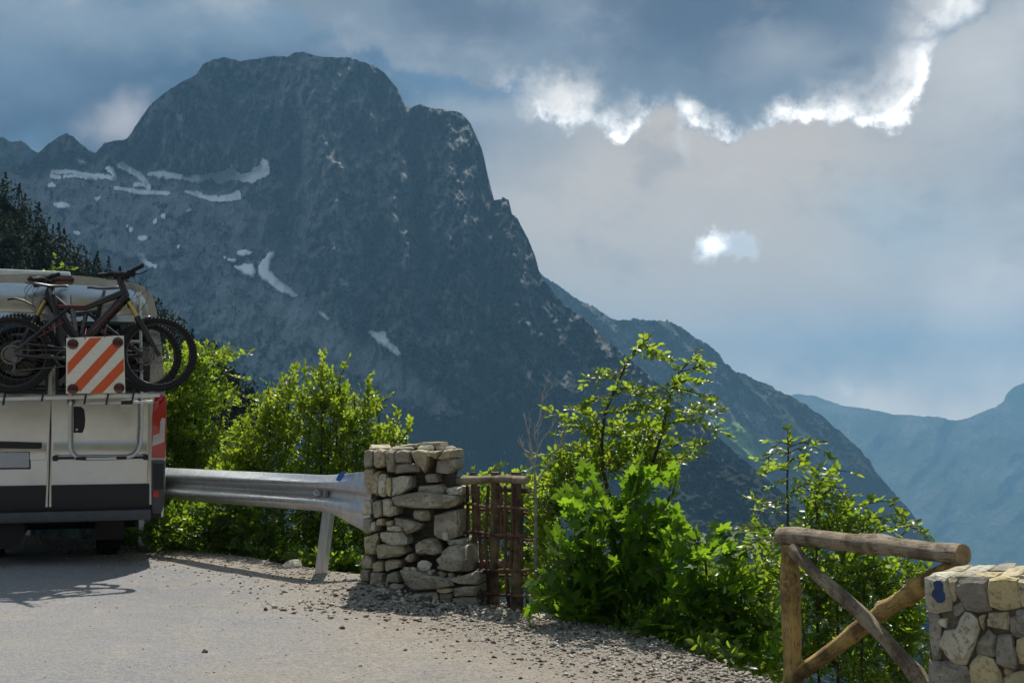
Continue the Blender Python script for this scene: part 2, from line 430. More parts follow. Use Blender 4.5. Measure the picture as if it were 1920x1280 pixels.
def relief_main(PX, PY):
    wx = PX + 26 * fbm(PX / 90, PY / 120, 4, seed=20); wy = PY + 30 * fbm(PX / 70, PY / 90, 3, seed=21)
    ft = foot(PX); up = sstep(10, -30, PY - ft)
    w2x = PX + 7 * fbm(PX / 22, PY / 30, 3, seed=33); w2y = PY + 9 * fbm(PX / 24, PY / 26, 3, seed=34)
    rib = ridged(wx / 125 - wy / 500, wy / 380, 3, seed=22)
    rib2 = ridged(w2x / 40 + w2y / 110, w2y / 100 - w2x / 300, 5, seed=25)
    med = ridged(w2x / 19 - w2y / 60, w2y / 24, 5, seed=27)
    fine = ridged(w2x / 6, w2y / 6.5, 3, seed=29)
    gully = np.exp(-((wx - (768 + (wy - 200) * .085)) / 13) ** 2) * sstep(180, 240, wy) * sstep(640, 420, wy)
    gully2 = np.exp(-((wx - (560 - (wy - 250) * .10)) / 22) ** 2) * sstep(170, 240, wy) * sstep(520, 420, wy)
    return (-.070 * rib - .038 * rib2 - .0155 * med - .0042 * fine) * (.40 + .60 * up) + .08 * gully + .055 * gully2 - .02 * sstep(.2, .5, fbm(wx / 150, wy / 100, 3, seed=31)) * (1 - up)
def veg_main(PX, PY):
    n = fbm(PX / 22, PY / 22, 5, seed=40, gain=.62); n2 = fbm(PX / 70, PY / 70, 4, seed=42)
    w = .16 + .10 * sstep(300, 520, PY) + .16 * sstep(520, 760, PY)
    # forest at the foot, between the trees and along the right spur
    fl = np.interp(PX, [-300, 200, 300, 360, 460, 560, 660, 760, 860, 1000, 1100, 1300, 1800], [520, 520, 590, 630, 690, 760, 800, 770, 780, 770, 800, 830, 1000])
    w = w + .75 * sstep(-25, 35, PY - fl + 40 * n2)
    w = w + .14 * sstep(880, 1010, PX) * sstep(450, 560, PY)
    scree = sstep(40, 10, np.abs(PY - (560 + (PX - 560) * .62) - 40)) * sstep(480, 560, PX) * sstep(860, 780, PX)
    n3 = fbm(PX / 11, PY / 15, 4, seed=44, gain=.6)
    return np.clip(w + .02 + .95 * n + .35 * n2 + .75 * n3 - .9 * scree, 0, 1)
def grass_main(PX, PY):
    return np.clip(.55 * sstep(0, 25, PY - foot(PX) + 20) * sstep(.05, .35, fbm(PX / 45, PY / 22, 4, seed=50)) * sstep(300, 380, PY) * sstep(620, 480, PY) * .8, 0, 1)
def scree_main(PX, PY):
    low = sstep(-4, 26, PY - foot(PX)); b = .55 + .5 * fbm(PX / 55, PY / 26, 4, seed=52)
    ch = sstep(46, 8, np.abs(PY - (556 + (PX - 560) * .64) - 34)) * sstep(470, 560, PX) * sstep(900, 800, PX)
    rb = sstep(.12, .55, fbm(PX / 26, PY / 60, 4, seed=54)) * sstep(780, 860, PX) * sstep(430, 540, PY) * .8
    cl = .95 * sstep(.06, .34, fbm(PX / 13 + PY / 60, PY / 30, 5, seed=56, gain=.62)) * (1 - low)
    return np.clip(low * b * sstep(800, 660, PX) + ch + rb + cl, 0, 1)
# snow lying in the hollows, each patch a sheet a metre proud of the rock
SNOW = [
 [(278, 326), (305, 322), (330, 327), (350, 331), (378, 330), (405, 326), (420, 318), (433, 312), (441, 322), (452, 328), (470, 322), (486, 312), (492, 300), (504, 306), (505, 326), (490, 334), (470, 343), (452, 338), (432, 336), (408, 346), (398, 334), (372, 342), (330, 334), (300, 334)],
 [(345, 358), (370, 362), (395, 370), (430, 368), (448, 358), (452, 372), (425, 378), (395, 376), (370, 368)],
 [(100, 382), (118, 381), (131, 385), (118, 391), (104, 388)], [(145, 300), (158, 298), (160, 306), (150, 308)],
 [(484, 505), (494, 488), (506, 474), (516, 472), (506, 492), (504, 508), (520, 524), (540, 540), (560, 556), (548, 556), (520, 542), (498, 526), (484, 516)],
 [(440, 500), (458, 497), (474, 496), (478, 512), (474, 520), (460, 514)], [(444, 474), (458, 470), (474, 474), (458, 478)],
 [(690, 622), (705, 624), (722, 622), (724, 634), (738, 648), (752, 662), (742, 664), (722, 652), (704, 636)],
 [(637, 522), (646, 527), (652, 532), (640, 534)], [(255, 472), (266, 478), (275, 481), (264, 483)], [(258, 483), (276, 490), (296, 502), (278, 498)],
 [(300, 406), (309, 404), (308, 410)], [(592, 580), (606, 588), (618, 600), (606, 594)], [(238, 424), (250, 432), (246, 434)], [(420, 482), (436, 486), (450, 492), (434, 490)]]
SNOW += [[(x, y), (x + w, y - h * .4), (x + w * 1.4, y + h * .3), (x + w * .6, y + h)] for x, y, w, h in
         ((140, 436, 7, 4), (286, 414, 6, 4), (330, 462, 6, 3), (258, 446, 12, 5), (90, 346, 9, 5), (178, 372, 8, 4), (350, 392, 6, 4), (702, 238, 5, 10))]
def inpoly(PX, PY, poly):
    r = np.zeros(PX.shape, bool); n = len(poly)
    for i in range(n):
        (xa, ya), (xb, yb) = poly[i], poly[(i + 1) % n]
        if ya == yb: continue
        c = ((ya > PY) != (yb > PY)) & (PX < (xb - xa) * (PY - ya) / (yb - ya) + xa); r ^= c
    return r
STROKES = [([(98, 323), (130, 322), (165, 329), (200, 332), (214, 336)], 2.4), ([(203, 316), (212, 324), (214, 334)], 3.4), ([(222, 311), (240, 318), (258, 328), (272, 340), (280, 354)], 3.2), ([(228, 308), (236, 316)], 3.6),
           ([(252, 346), (274, 347)], 2.0), ([(216, 353), (240, 356), (262, 361), (318, 363)], 2.0), ([(96, 330), (112, 334)], 2.0), ([(120, 332), (140, 330), (180, 336)], 1.6)]
def near_line(PX, PY, pts, w):
    best = np.full(PX.shape, 1e9)
    for (xa, ya), (xb, yb) in zip(pts, pts[1:]):
        L2 = (xb - xa) ** 2 + (yb - ya) ** 2; tt = np.clip(((PX - xa) * (xb - xa) + (PY - ya) * (yb - ya)) / L2, 0, 1)
        best = np.minimum(best, np.hypot(PX - xa - tt * (xb - xa), PY - ya - tt * (yb - ya)))
    return best < w * (1 + .9 * fbm(PX / 9, PY / 9, 3, seed=64))
def snow_mask(PX, PY):
    wx = PX + 4 * fbm(PX / 14, PY / 9, 4, seed=61); wy = PY + 4 * fbm(PX / 12, PY / 8, 4, seed=62)
    return [near_line(PX, PY, *q) if isinstance(q, tuple) else inpoly(wx, wy, q) for q in SNOW + STROKES]
def calm_main(PX, PY):         # snow fills the small hollows: the rock under a patch is smoother
    m = np.zeros(PX.shape)
    for q in snow_mask(PX, PY): m = np.maximum(m, q)
    for _ in range(6): m = (m + np.roll(m, 1, 0) + np.roll(m, -1, 0) + np.roll(m, 1, 1) + np.roll(m, -1, 1)) / 5
    return 1 - .85 * np.clip(m * 1.4, 0, 1)
main, GRID = massif('mountain', SIL_MAIN, -260, 1800, 1150, lambda p: 1230 + 0 * p, 470, 1600, m_main, relief_main, M_rock, rough=(3.2, 14),
                    attrs={'veg': veg_main, 'grass': grass_main, 'scree': scree_main}, calm=calm_main)
PXg, PYg, Vg, IDX = GRID
for mk in snow_mask(PXg, PYg):
    mf = mk[:-1, :-1] | mk[1:, 1:] | mk[:-1, 1:] | mk[1:, :-1]
    ii = np.argwhere(mf)
    if len(ii) < 1: continue
    q = np.stack([IDX[ii[:, 0], ii[:, 1]], IDX[ii[:, 0], ii[:, 1] + 1], IDX[ii[:, 0] + 1, ii[:, 1] + 1], IDX[ii[:, 0] + 1, ii[:, 1]]], -1)
    u, inv = np.unique(q, return_inverse=True); vv = Vg.reshape(-1, 3)[u].copy()
    vv *= (1 - 7.0 / vv[:, 1:2]); vv[:, 2] += .8
    mesh_obj('snow_patch', vv, inv.reshape(q.shape), M_snow, main, smooth=True)

# --- the wooded shoulder behind it
SIL_SH = [(700, 420), (900, 440), (1000, 498), (1020, 518), (1060, 545), (1090, 566), (1120, 580), (1145, 596), (1168, 600), (1195, 597), (1220, 600), (1258, 602), (1280, 614), (1300, 630), (1340, 655), (1358, 678), (1375, 694),
          (1420, 712), (1470, 737), (1500, 752), (1530, 772), (1562, 797), (1590, 822), (1616, 846), (1650, 892), (1700, 952), (1735, 996), (1770, 1030), (1850, 1100), (1950, 1180), (2050, 1260)]
def m_sh(PX, PY, ys):
    return np.clip(.85 + .45 * fbm(PX / 60, PY / 60, 4, seed=70) + .9 * sstep(.1, .5, ridged(PX / 140, PY / 110, 3, seed=71)), .5, 3)
def relief_sh(PX, PY):
    wx = PX + 20 * fbm(PX / 70, PY / 70, 3, seed=74); d = wx - PY * .8
    return -.035 * ridged(d / 120, PY / 420, 4, seed=75) - .012 * fbm(wx / 26, PY / 30, 5, seed=76, gain=.6) - .004 * fbm(wx / 6, PY / 6, 3, seed=77)
def veg_sh(PX, PY):
    w = .62 + .12 * sstep(1180, 1320, PX) - .25 * np.exp(-((PX - 1260) / 130) ** 2 - ((PY - 720) / 80) ** 2) - .6 * np.exp(-((PX - 1390) / 60) ** 2 - ((PY - 795) / 26) ** 2)
    return np.clip(w + .8 * fbm(PX / 24, PY / 24, 5, seed=80, gain=.62) + .3 * sstep(820, 900, PY), 0, 1)
def grass_sh(PX, PY):
    d = (PY - (790 + (PX - 1340) * .42)) ; return np.clip(1.5 * sstep(38, 10, np.abs(d - 14)) * sstep(1325, 1350, PX) * sstep(1490, 1420, PX) + .15, 0, 1)
shoulder, _ = massif('wooded_ridge', SIL_SH, 760, 2000, 760, lambda p: 1290 + 0 * p, 330, 3000, m_sh, relief_sh, M_ridge, rough=(6, 12), attrs={'veg': veg_sh, 'grass': grass_sh})
# --- lower spurs with woods, in front of the shoulder
SIL_SP = [(1100, 1000), (1180, 890), (1230, 840), (1275, 822), (1310, 832), (1350, 862), (1400, 892), (1450, 924), (1520, 964), (1600, 1010), (1700, 1080), (1900, 1200)]
spur, _ = massif('wooded_spur', SIL_SP, 1100, 1900, 420, lambda p: 1300 + 0 * p, 200, 1150, lambda PX, PY, ys: np.clip(.7 + .4 * fbm(PX / 50, PY / 50, 4, seed=90), .45, 2),
                 lambda PX, PY: -.05 * fbm((PX - PY * .8) / 110, PY / 200, 3, seed=92) - .022 * fbm(PX / 22, PY / 18, 4, seed=93, gain=.6) - .010 * fbm(PX / 6, PY / 6, 2, seed=94),
                 M_ridge, rough=(7, 10), attrs={'veg': lambda PX, PY: np.clip(.85 + .5 * fbm(PX / 30, PY / 30, 4, seed=95), 0, 1), 'grass': lambda PX, PY: PX * 0})
# --- far ridges across the valley
SIL_FAR = [(1250, 700), (1400, 735), (1470, 742), (1500, 738), (1530, 744), (1580, 760), (1640, 770), (1690, 778), (1740, 780), (1790, 787), (1815, 785), (1835, 773), (1865, 764), (1882, 752), (1886, 738), (1900, 726), (1920, 718), (1960, 700), (2060, 670), (2200, 690)]
far, _ = massif('far_ridge', SIL_FAR, 1250, 2200, 380, lambda p: 1180 + 0 * p, 200, 6800, lambda PX, PY, ys: np.clip(.55 + .35 * fbm(PX / 80, PY / 60, 4, seed=100), .3, 2),
                lambda PX, PY: -.024 * ridged((PX + PY * .5) / 170, PY / 260, 3, seed=101) - .004 * fbm(PX / 24, PY / 24, 4, seed=102), M_far, rough=(4, 26),
                attrs={'veg': lambda PX, PY: np.clip(.6 + .4 * fbm(PX / 60, PY / 40, 4, seed=103), 0, 1), 'grass': lambda PX, PY: PX * 0 + .2})
SIL_UP = [(-300, 230), (-60, 240), (0, 258), (22, 266), (40, 264), (58, 278), (90, 300), (140, 330), (260, 360)]
upper, _ = massif('back_ridge', SIL_UP, -300, 250, 160, lambda p: 420 + 0 * p, 60, 3300, lambda PX, PY, ys: np.clip(1.2 + .5 * fbm(PX / 40, PY / 40, 4, seed=110), .6, 2),
                lambda PX, PY: -.02 * ridged(PX / 70, PY / 200, 4, seed=111) - .006 * fbm(PX / 12, PY / 14, 4, seed=112), M_rock, rough=(5, 14),
                attrs={'veg': lambda PX, PY: np.clip(.4 + .6 * fbm(PX / 30, PY / 30, 4, seed=113), 0, 1), 'grass': lambda PX, PY: PX * 0})

# --- dark wooded hill on the left
SIL_HILL = [(-300, 215), (-120, 290), (-40, 340), (0, 366), (22, 384), (50, 410), (80, 440), (110, 474), (140, 500), (170, 518), (195, 528), (215, 545), (260, 590), (330, 650), (420, 730), (480, 790)]
M_hill = rock_material('wooded_hill', (.10, .10, .08), (.05, .05, .04), (.03, .042, .018), (.05, .06, .03), .02, 4)
hill, HG = massif('hill', SIL_HILL, -300, 480, 150, lambda p: 950 + 0 * p, 90, 110, lambda PX, PY, ys: np.clip(.85 + .3 * fbm(PX / 40, PY / 40, 3, seed=120), .6, 2),
                  lambda PX, PY: -.04 * fbm(PX / 40, PY / 40, 4, seed=121), M_hill, rough=(3, 20), attrs={'veg': lambda PX, PY: PX * 0 + 1, 'grass': lambda PX, PY: PX * 0})
def woods_on(name, grid, mat, n, hmin, hmax, seed, label, pw=1.0):
    """a wood that reads as one mass: conifers and round crowns made of leaf-clump faces"""
    PX, PY, V, _i = grid; rg = np.random.default_rng(seed); nt, nx = PX.shape
    vs = []; fs = []; off = 0
    for k in range(n):
        r = int(nt * (1 - rg.random() ** 1.5 * .75)) - 1; c = rg.integers(0, nx); b = V[min(r, nt - 1), c]
        h = rg.uniform(hmin, hmax); con = rg.random() < .55; cnt = 110
        u = rg.random(cnt); a = rg.uniform(0, 2 * np.pi, cnt)
        if con:
            rad = (1 - u) * h * .2 * rg.uniform(.6, 1.1, cnt); zz = h * (.08 + .95 * u)
        else:
            rad = np.sqrt(np.clip(1 - (2 * u - 1) ** 2, 0, 1)) * h * .34 * rg.uniform(.6, 1.05, cnt); zz = h * (.25 + .7 * u)
        p = np.stack([b[0] + rad * np.cos(a), b[1] + rad * np.sin(a), b[2] + zz], -1)
        s = h * rg.uniform(.03, .065, cnt)[:, None]
        d1 = rg.normal(size=(cnt, 3)); d1 /= np.linalg.norm(d1, axis=1)[:, None]; d2 = np.cross(d1, rg.normal(size=(cnt, 3))); d2 /= np.linalg.norm(d2, axis=1)[:, None]
        tri = np.stack([p + d1 * s, p - d1 * s * .6 + d2 * s * .8, p - d1 * s * .6 - d2 * s * .8], 1).reshape(-1, 3)
        vs.append(tri); fs.append(np.arange(cnt * 3).reshape(-1, 3) + off); off += cnt * 3
        tr = np.array([[b[0] - h * .015, b[1], b[2] - 1], [b[0] + h * .015, b[1], b[2] - 1], [b[0], b[1], b[2] + h]]); vs.append(tr); fs.append(np.array([[0, 1, 2]]) + off); off += 3
    return tag(mesh_obj(name, np.concatenate(vs), np.concatenate(fs), mat), label, 'woods', kind='stuff')
M_woods = simple('dark_wood_foliage', (.032, .045, .018), .9, noise=.5, nscale=.15)
woods_on('woods', HG, M_woods, 1100, 1.7, 4.2, 5, 'dark mixed woods covering the slope behind the van')

# ================================================================== ground: layby, edge and the drop below it
GS = -0.02
def plat(x, y):
    z = GS * x
    z = z + .09 * np.exp(-(((x + 1.05) / .6) ** 2 + ((y - 9.3) / .6) ** 2))       # rubble heap at the pillar foot
    z = z + .018 * fbm(np.asarray(x) / .9, np.asarray(y) / .9, 4, seed=130) + .008 * fbm(np.asarray(x) / .22, np.asarray(y) / .22, 3, seed=131)
    return z
def onground(px, py):
    r = ray(px, py); tt = 8.0
    for _ in range(25):
        p = CAMP + r * tt; g = float(plat(p.x, p.y)); tt += (g - p.z) / r.z * .9
    return CAMP + r * tt
EDGE_PX = [(-60, 1000), (60, 1003), (160, 1012), (240, 1022), (320, 1028), (400, 1036), (480, 1047), (560, 1062), (640, 1073), (700, 1078), (860, 1112), (930, 1134), (990, 1150), (1050, 1160), (1100, 1168), (1160, 1180), (1200, 1190), (1250, 1207),
           (1300, 1228), (1350, 1246), (1400, 1265), (1440, 1278), (1480, 1290), (1560, 1330)]
EA = []; ER = []
for px, py in EDGE_PX:
    p = onground(px, py); EA.append(math.atan2(p.x, p.y)); ER.append(math.hypot(p.x, p.y))
EA = [-math.pi, -2.2, -1.4, -.9, -.62] + EA + [.42, .7, 1.2, 1.9, 2.6, math.pi]
ER = [16, 26, 34, 30, 17] + ER + [5.6, 5.2, 5.0, 6.5, 10, 16]
a_list = np.concatenate([np.linspace(-math.pi, -.56, 60, endpoint=False), np.linspace(-.56, .56, 460, endpoint=False), np.linspace(.56, math.pi, 60)])
re = np.interp(a_list, EA, ER) * (1 + .006 * perlin(a_list * 40, a_list * 0, 140) + .004 * perlin(a_list * 130, a_list * 0, 141))
fin = np.concatenate([[.02, .1, .25, .4], np.linspace(.5, .985, 90)])
fout = np.concatenate([np.linspace(0, .8, 14), np.geomspace(1.0, 60, 30), np.geomspace(75, 8600, 24)])
RR = np.concatenate([re[None] * fin[:, None], re[None] + fout[:, None] * np.ones_like(re)[None]], 0)
X = RR * np.sin(a_list)[None]; Y = RR * np.cos(a_list)[None]
dist = np.maximum(RR - re[None], 0)
front = sstep(-.1, .35, np.cos(a_list + .15))[None]       # the valley side; behind the camera the mountainside goes on
Z = plat(X, Y) * np.exp(-dist / 60) - (dist ** 1.6 / (dist ** .6 + .35) * .80) * front * np.exp(-dist / 700) - front * 1150 * (1 - np.exp(-dist / 1700))
Z = Z + (1 - front) * .25 * np.minimum(dist, 900) + np.minimum(dist / 8, 1) * (.35 * fbm(X / 3, Y / 3, 4, seed=142) + sstep(5, 60, dist) * 4 * fbm(X / 40, Y / 40, 3, seed=143))
nr, na = RR.shape; ix = np.arange(nr * na).reshape(nr, na)
fg = np.stack([ix[:-1, :-1], ix[:-1, 1:], ix[1:, 1:], ix[1:, :-1]], -1).reshape(-1, 4)[:, ::-1]
t = NT('layby_ground'); tcn = t.n('ShaderNodeTexCoord').outputs['Object']
sepx = t.n('ShaderNodeSeparateXYZ', {0: tcn})
n1 = t.noise(.9, 6, .6, vec=tcn); n2 = t.noise(7, 7, .65, vec=tcn); n3 = t.noise(70, 5, .7, vec=tcn); n4 = t.noise(260, 3, .7, vec=tcn)
vor = t.n('ShaderNodeTexVoronoi', {'Vector': tcn, 'Scale': 62.0, 'Randomness': 1.0}); vor2 = t.n('ShaderNodeTexVoronoi', {'Vector': tcn, 'Scale': 150.0})
n5 = t.noise(34, 4, .75, vec=tcn); n6 = t.noise(120, 4, .75, vec=tcn)
asph = t.mix(t.mr(n6, .36, .64), (.135, .134, .14), (.39, .385, .385))
asph = t.mix(t.mr(n5, .40, .52, .6, 0), asph, (.15, .145, .145)); asph = t.mix(t.mr(n1, .35, .7, 0, .4), asph, (.32, .305, .285))
n7 = t.noise(.45, 5, .6, vec=tcn, map_scale=(1, .6, 1)); asph = t.mix(t.mr(n7, .52, .66, 0, .4), asph, (.17, .165, .165)); asph = t.mix(t.mr(n2, .56, .70, 0, .45), asph, (.36, .33, .29))
grav = t.mix(t.mr(n2, .3, .7), (.38, .325, .26), (.50, .455, .395))
grav = t.mix(t.mr(n5, .40, .52, .75, 0), grav, (.22, .185, .14)); grav = t.mix(t.mr(n6, .36, .5, .6, 0), grav, (.24, .21, .17)); grav = t.mix(t.mr(n6, .58, .68, 0, .6), grav, (.66, .63, .58))
grav = t.mix(t.mr(vor2.outputs['Distance'], .25, .5, 0, .4), grav, (.16, .14, .115))
earth = t.mix(t.mr(n2, .3, .7), (.06, .055, .03), (.12, .10, .06))
gmask = t.math('ADD', t.attr('gravel'), t.math('MULTIPLY', t.math('SUBTRACT', n1, .5), .7))
gmask = t.math('ADD', gmask, t.math('MULTIPLY', t.math('SUBTRACT', n2, .5), .35))
col = t.mix(t.mr(gmask, .3, .7), asph, grav); col = t.mix(t.attr('earth'), col, earth)
t.set(Base_Color=col, Roughness=.92, Specular_IOR_Level=.2)
hgt = t.math('ADD', t.math('ADD', t.math('MULTIPLY', n6, .5), t.math('MULTIPLY', n5, .8)), t.math('MULTIPLY', t.math('MULTIPLY', t.math('SUBTRACT', 1.0, vor2.outputs['Distance']), gmask), .6))
t.set(Normal=t.bump(hgt, .9, .016)); M_ground = t.m
# how much loose gravel lies: thin on the worn tarmac at lower left, thick at the edge
toedge = np.clip((re[None] - RR), -5, 40)
grv = sstep(2.6, .4, toedge + .5 * (X < -1.5)) * 0.75 + .3 + .35 * sstep(-2.6, .6, X - (Y - 7) * .3)
grv = grv + .4 * np.exp(-((X + .5) ** 2 + (Y - 9) ** 2) / 2.0)
ground = mesh_obj('ground', np.stack([X, Y, Z], -1).reshape(-1, 3), fg, M_ground, smooth=True,
                  attrs={'gravel': np.clip(grv, 0, 1), 'earth': sstep(.25, .9, dist)}); tag(ground, kind='structure')

# haze box
M_haze = bpy.data.materials.new('valley_air'); M_haze.use_nodes = True; ht = M_haze.node_tree; ht.nodes.clear()
pv = ht.nodes.new('ShaderNodeVolumePrincipled'); ho = ht.nodes.new('ShaderNodeOutputMaterial'); ht.links.new(pv.outputs[0], ho.inputs['Volume'])
pv.inputs['Color'].default_value = (.31, .65, 1.0, 1); pv.inputs['Density'].default_value = 1.05e-4; pv.inputs['Anisotropy'].default_value = 0.0
mb = MB(); HX = 2 * (float(max(max(abs(c) for v in o_.bound_box for c in v[:2]) for o_ in (far, shoulder, main, upper, ground))) + 150)
zt = float(max(Vg[..., 2].max(), 900)) + 15; zb = float(Z.min()) - 1.0
mb.box((0, 0, (zt + zb) / 2), (HX, HX, zt - zb)); print('HAZE', zt, zb, Vg[...,1].min(), Vg[...,1].max()); haze = mb.build('haze', M_haze); tag(haze, 'thin blue haze filling the valley', 'haze', kind='stuff')

# added cloud out of view, sized and placed to shade the main peak
M_shade_cloud = simple('shade_cloud_white', (.8, .8, .8), 1.0)
def shade_cloud(name, c, size, seed):
    n = 90; u, v = np.meshgrid(np.linspace(0, 2 * np.pi, n, endpoint=False), np.linspace(0, np.pi, 46)); 
    d = np.stack([np.cos(u) * np.sin(v), np.sin(u) * np.sin(v), np.cos(v)], -1)
    r = 1 + .22 * fbm(d[..., 0] * 3 + d[..., 2] * 2, d[..., 1] * 3, 5, seed=seed, gain=.6)
    flat = np.where(d[..., 2] < 0, .35, 1.0)
    P = np.stack([d[..., 0] * r * size[0], d[..., 1] * r * size[1], d[..., 2] * r * size[2] * flat], -1) + np.array(c)
    i = np.arange(n * 46).reshape(46, n); j = np.roll(i, -1, 1)
    f = np.stack([i[:-1], i[1:], j[1:], j[:-1]], -1).reshape(-1, 4)
    return tag(mesh_obj(name, P.reshape(-1, 3), f, M_shade_cloud, smooth=True), kind='structure')
shade_cloud('shade_cloud', (-1650, 3750, 2450), (1400, 1050, 380), 150)
# ================================================================== stone pillar, stone wall, log fences, guard rail
def to_local(o, parent):
    Mx = Matrix.Translation(parent.location) @ Matrix.Rotation(parent.rotation_euler.z, 4, 'Z')
    o.data.transform(Mx.inverted()); o.parent = parent; return o
def stone_mat(name, a, b, stain=(.12, .105, .085)):
    t = NT(name); co = t.n('ShaderNodeTexCoord').outputs['Object']; rnd = t.n('ShaderNodeObjectInfo').outputs['Random']
    off = t.n('ShaderNodeVectorMath', {0: co, 1: t.n('ShaderNodeCombineXYZ', {0: t.math('MULTIPLY', rnd, 37.0), 1: t.math('MULTIPLY', rnd, 11.0)}).outputs[0]}, operation='ADD').outputs[0]
    nk = t.n('ShaderNodeTexVoronoi', {'Vector': off, 'Scale': 11.0}, feature='DISTANCE_TO_EDGE').outputs[0]
    n1 = t.noise(7, 7, .65, vec=off); n2 = t.noise(38, 6, .65, vec=off); n3 = t.noise(16, 6, .7, vec=off, map_scale=(1, 1, 3))
    col = t.mix(t.mr(n1, .32, .66), b, a); col = t.mix(t.mr(rnd, 0, 1, 0, .35), col, tuple(c * .6 for c in a))
    col = t.mix(t.mr(n2, .34, .5, .8, 0), col, stain); col = t.mix(t.mr(n3, .55, .75, 0, .5), col, (.5, .485, .43))
    n4_ = t.noise(3, 4, .6, vec=off); col = t.mix(t.mr(n4_, .5, .7, 0, .65), col, tuple(c * .45 for c in a))
    t.set(Base_Color=col, Roughness=.9, Specular_IOR_Level=.25)
    t.set(Normal=t.bump(t.math('ADD', t.math('MULTIPLY', n3, 1.2), t.math('MULTIPLY', n2, .8)), .85, .016)); return t.m
M_sg = stone_mat('grey_limestone', (.50, .45, .345), (.21, .19, .145))
M_sw = stone_mat('buff_limestone', (.64, .55, .36), (.31, .265, .17))
M_sp = stone_mat('pale_limestone', (.76, .71, .56), (.44, .40, .30))
M_so = stone_mat('ochre_limestone', (.68, .58, .32), (.46, .41, .28), (.30, .20, .07))
M_mortar = stone_mat('old_mortar', (.11, .10, .085), (.05, .046, .04))
M_sb = stone_mat('brown_grey_limestone', (.42, .385, .32), (.19, .175, .145))
SM = {'b': M_sb, 'g': M_sg, 'w': M_sw, 'p': M_sp, 'o': M_so}
def stone(name, poly, n, p, back, mat, parent, seed, rough=.10):
    """one irregular stone from its outline in the wall face: split sides, worn front edges"""
    rr = random.Random(seed); pts = [Vector(q) for q in poly]; c = sum(pts, Vector()) / len(pts); o = []
    for i, q in enumerate(pts):
        nx = pts[(i + 1) % len(pts)]; e = (nx - q).length
        inn = (c - q).normalized(); o.append(q + inn * e * rr.uniform(.02, .07))
        if e > .05 or len(pts) < 6:
            mid = q.lerp(nx, rr.uniform(.4, .6)); o.append(mid + (mid - c).normalized() * e * rr.uniform(-rough * .55, rough))
    k = len(o); tilt = Vector((rr.uniform(-.6, .6), rr.uniform(-.4, .4), rr.uniform(-.6, .6)))
    size = max((q - c).length for q in o); vs = []
    vs += [q - n * back for q in o]
    vs += [q + n * (p * rr.uniform(.45, .8)) for q in o]
    s2 = rr.uniform(.68, .90)
    ring = [c + (q - c) * s2 * rr.uniform(.82, 1.10) for q in o]
    vs += [q + n * (p * rr.uniform(.92, 1.1) + (q - c).dot(tilt) * .25) for q in ring]
    vs.append(c + n * p * rr.uniform(1.0, 1.15)); fs = []
    for i in range(k):
        j = (i + 1) % k
        fs.append((i, j, k + j, k + i)); fs.append((k + i, k + j, 2 * k + j, 2 * k + i)); fs.append((2 * k + i, 2 * k + j, 3 * k))
    ob = mesh_obj(name, vs, fs, mat)
    bm = bmesh.new(); bm.from_mesh(ob.data); bmesh.ops.recalc_face_normals(bm, faces=bm.faces)
    if (bm.faces[-1].normal.dot(n)) < 0: bmesh.ops.reverse_faces(bm, faces=bm.faces)
    bm.to_mesh(ob.data); bm.free()
    return to_local(ob, parent)

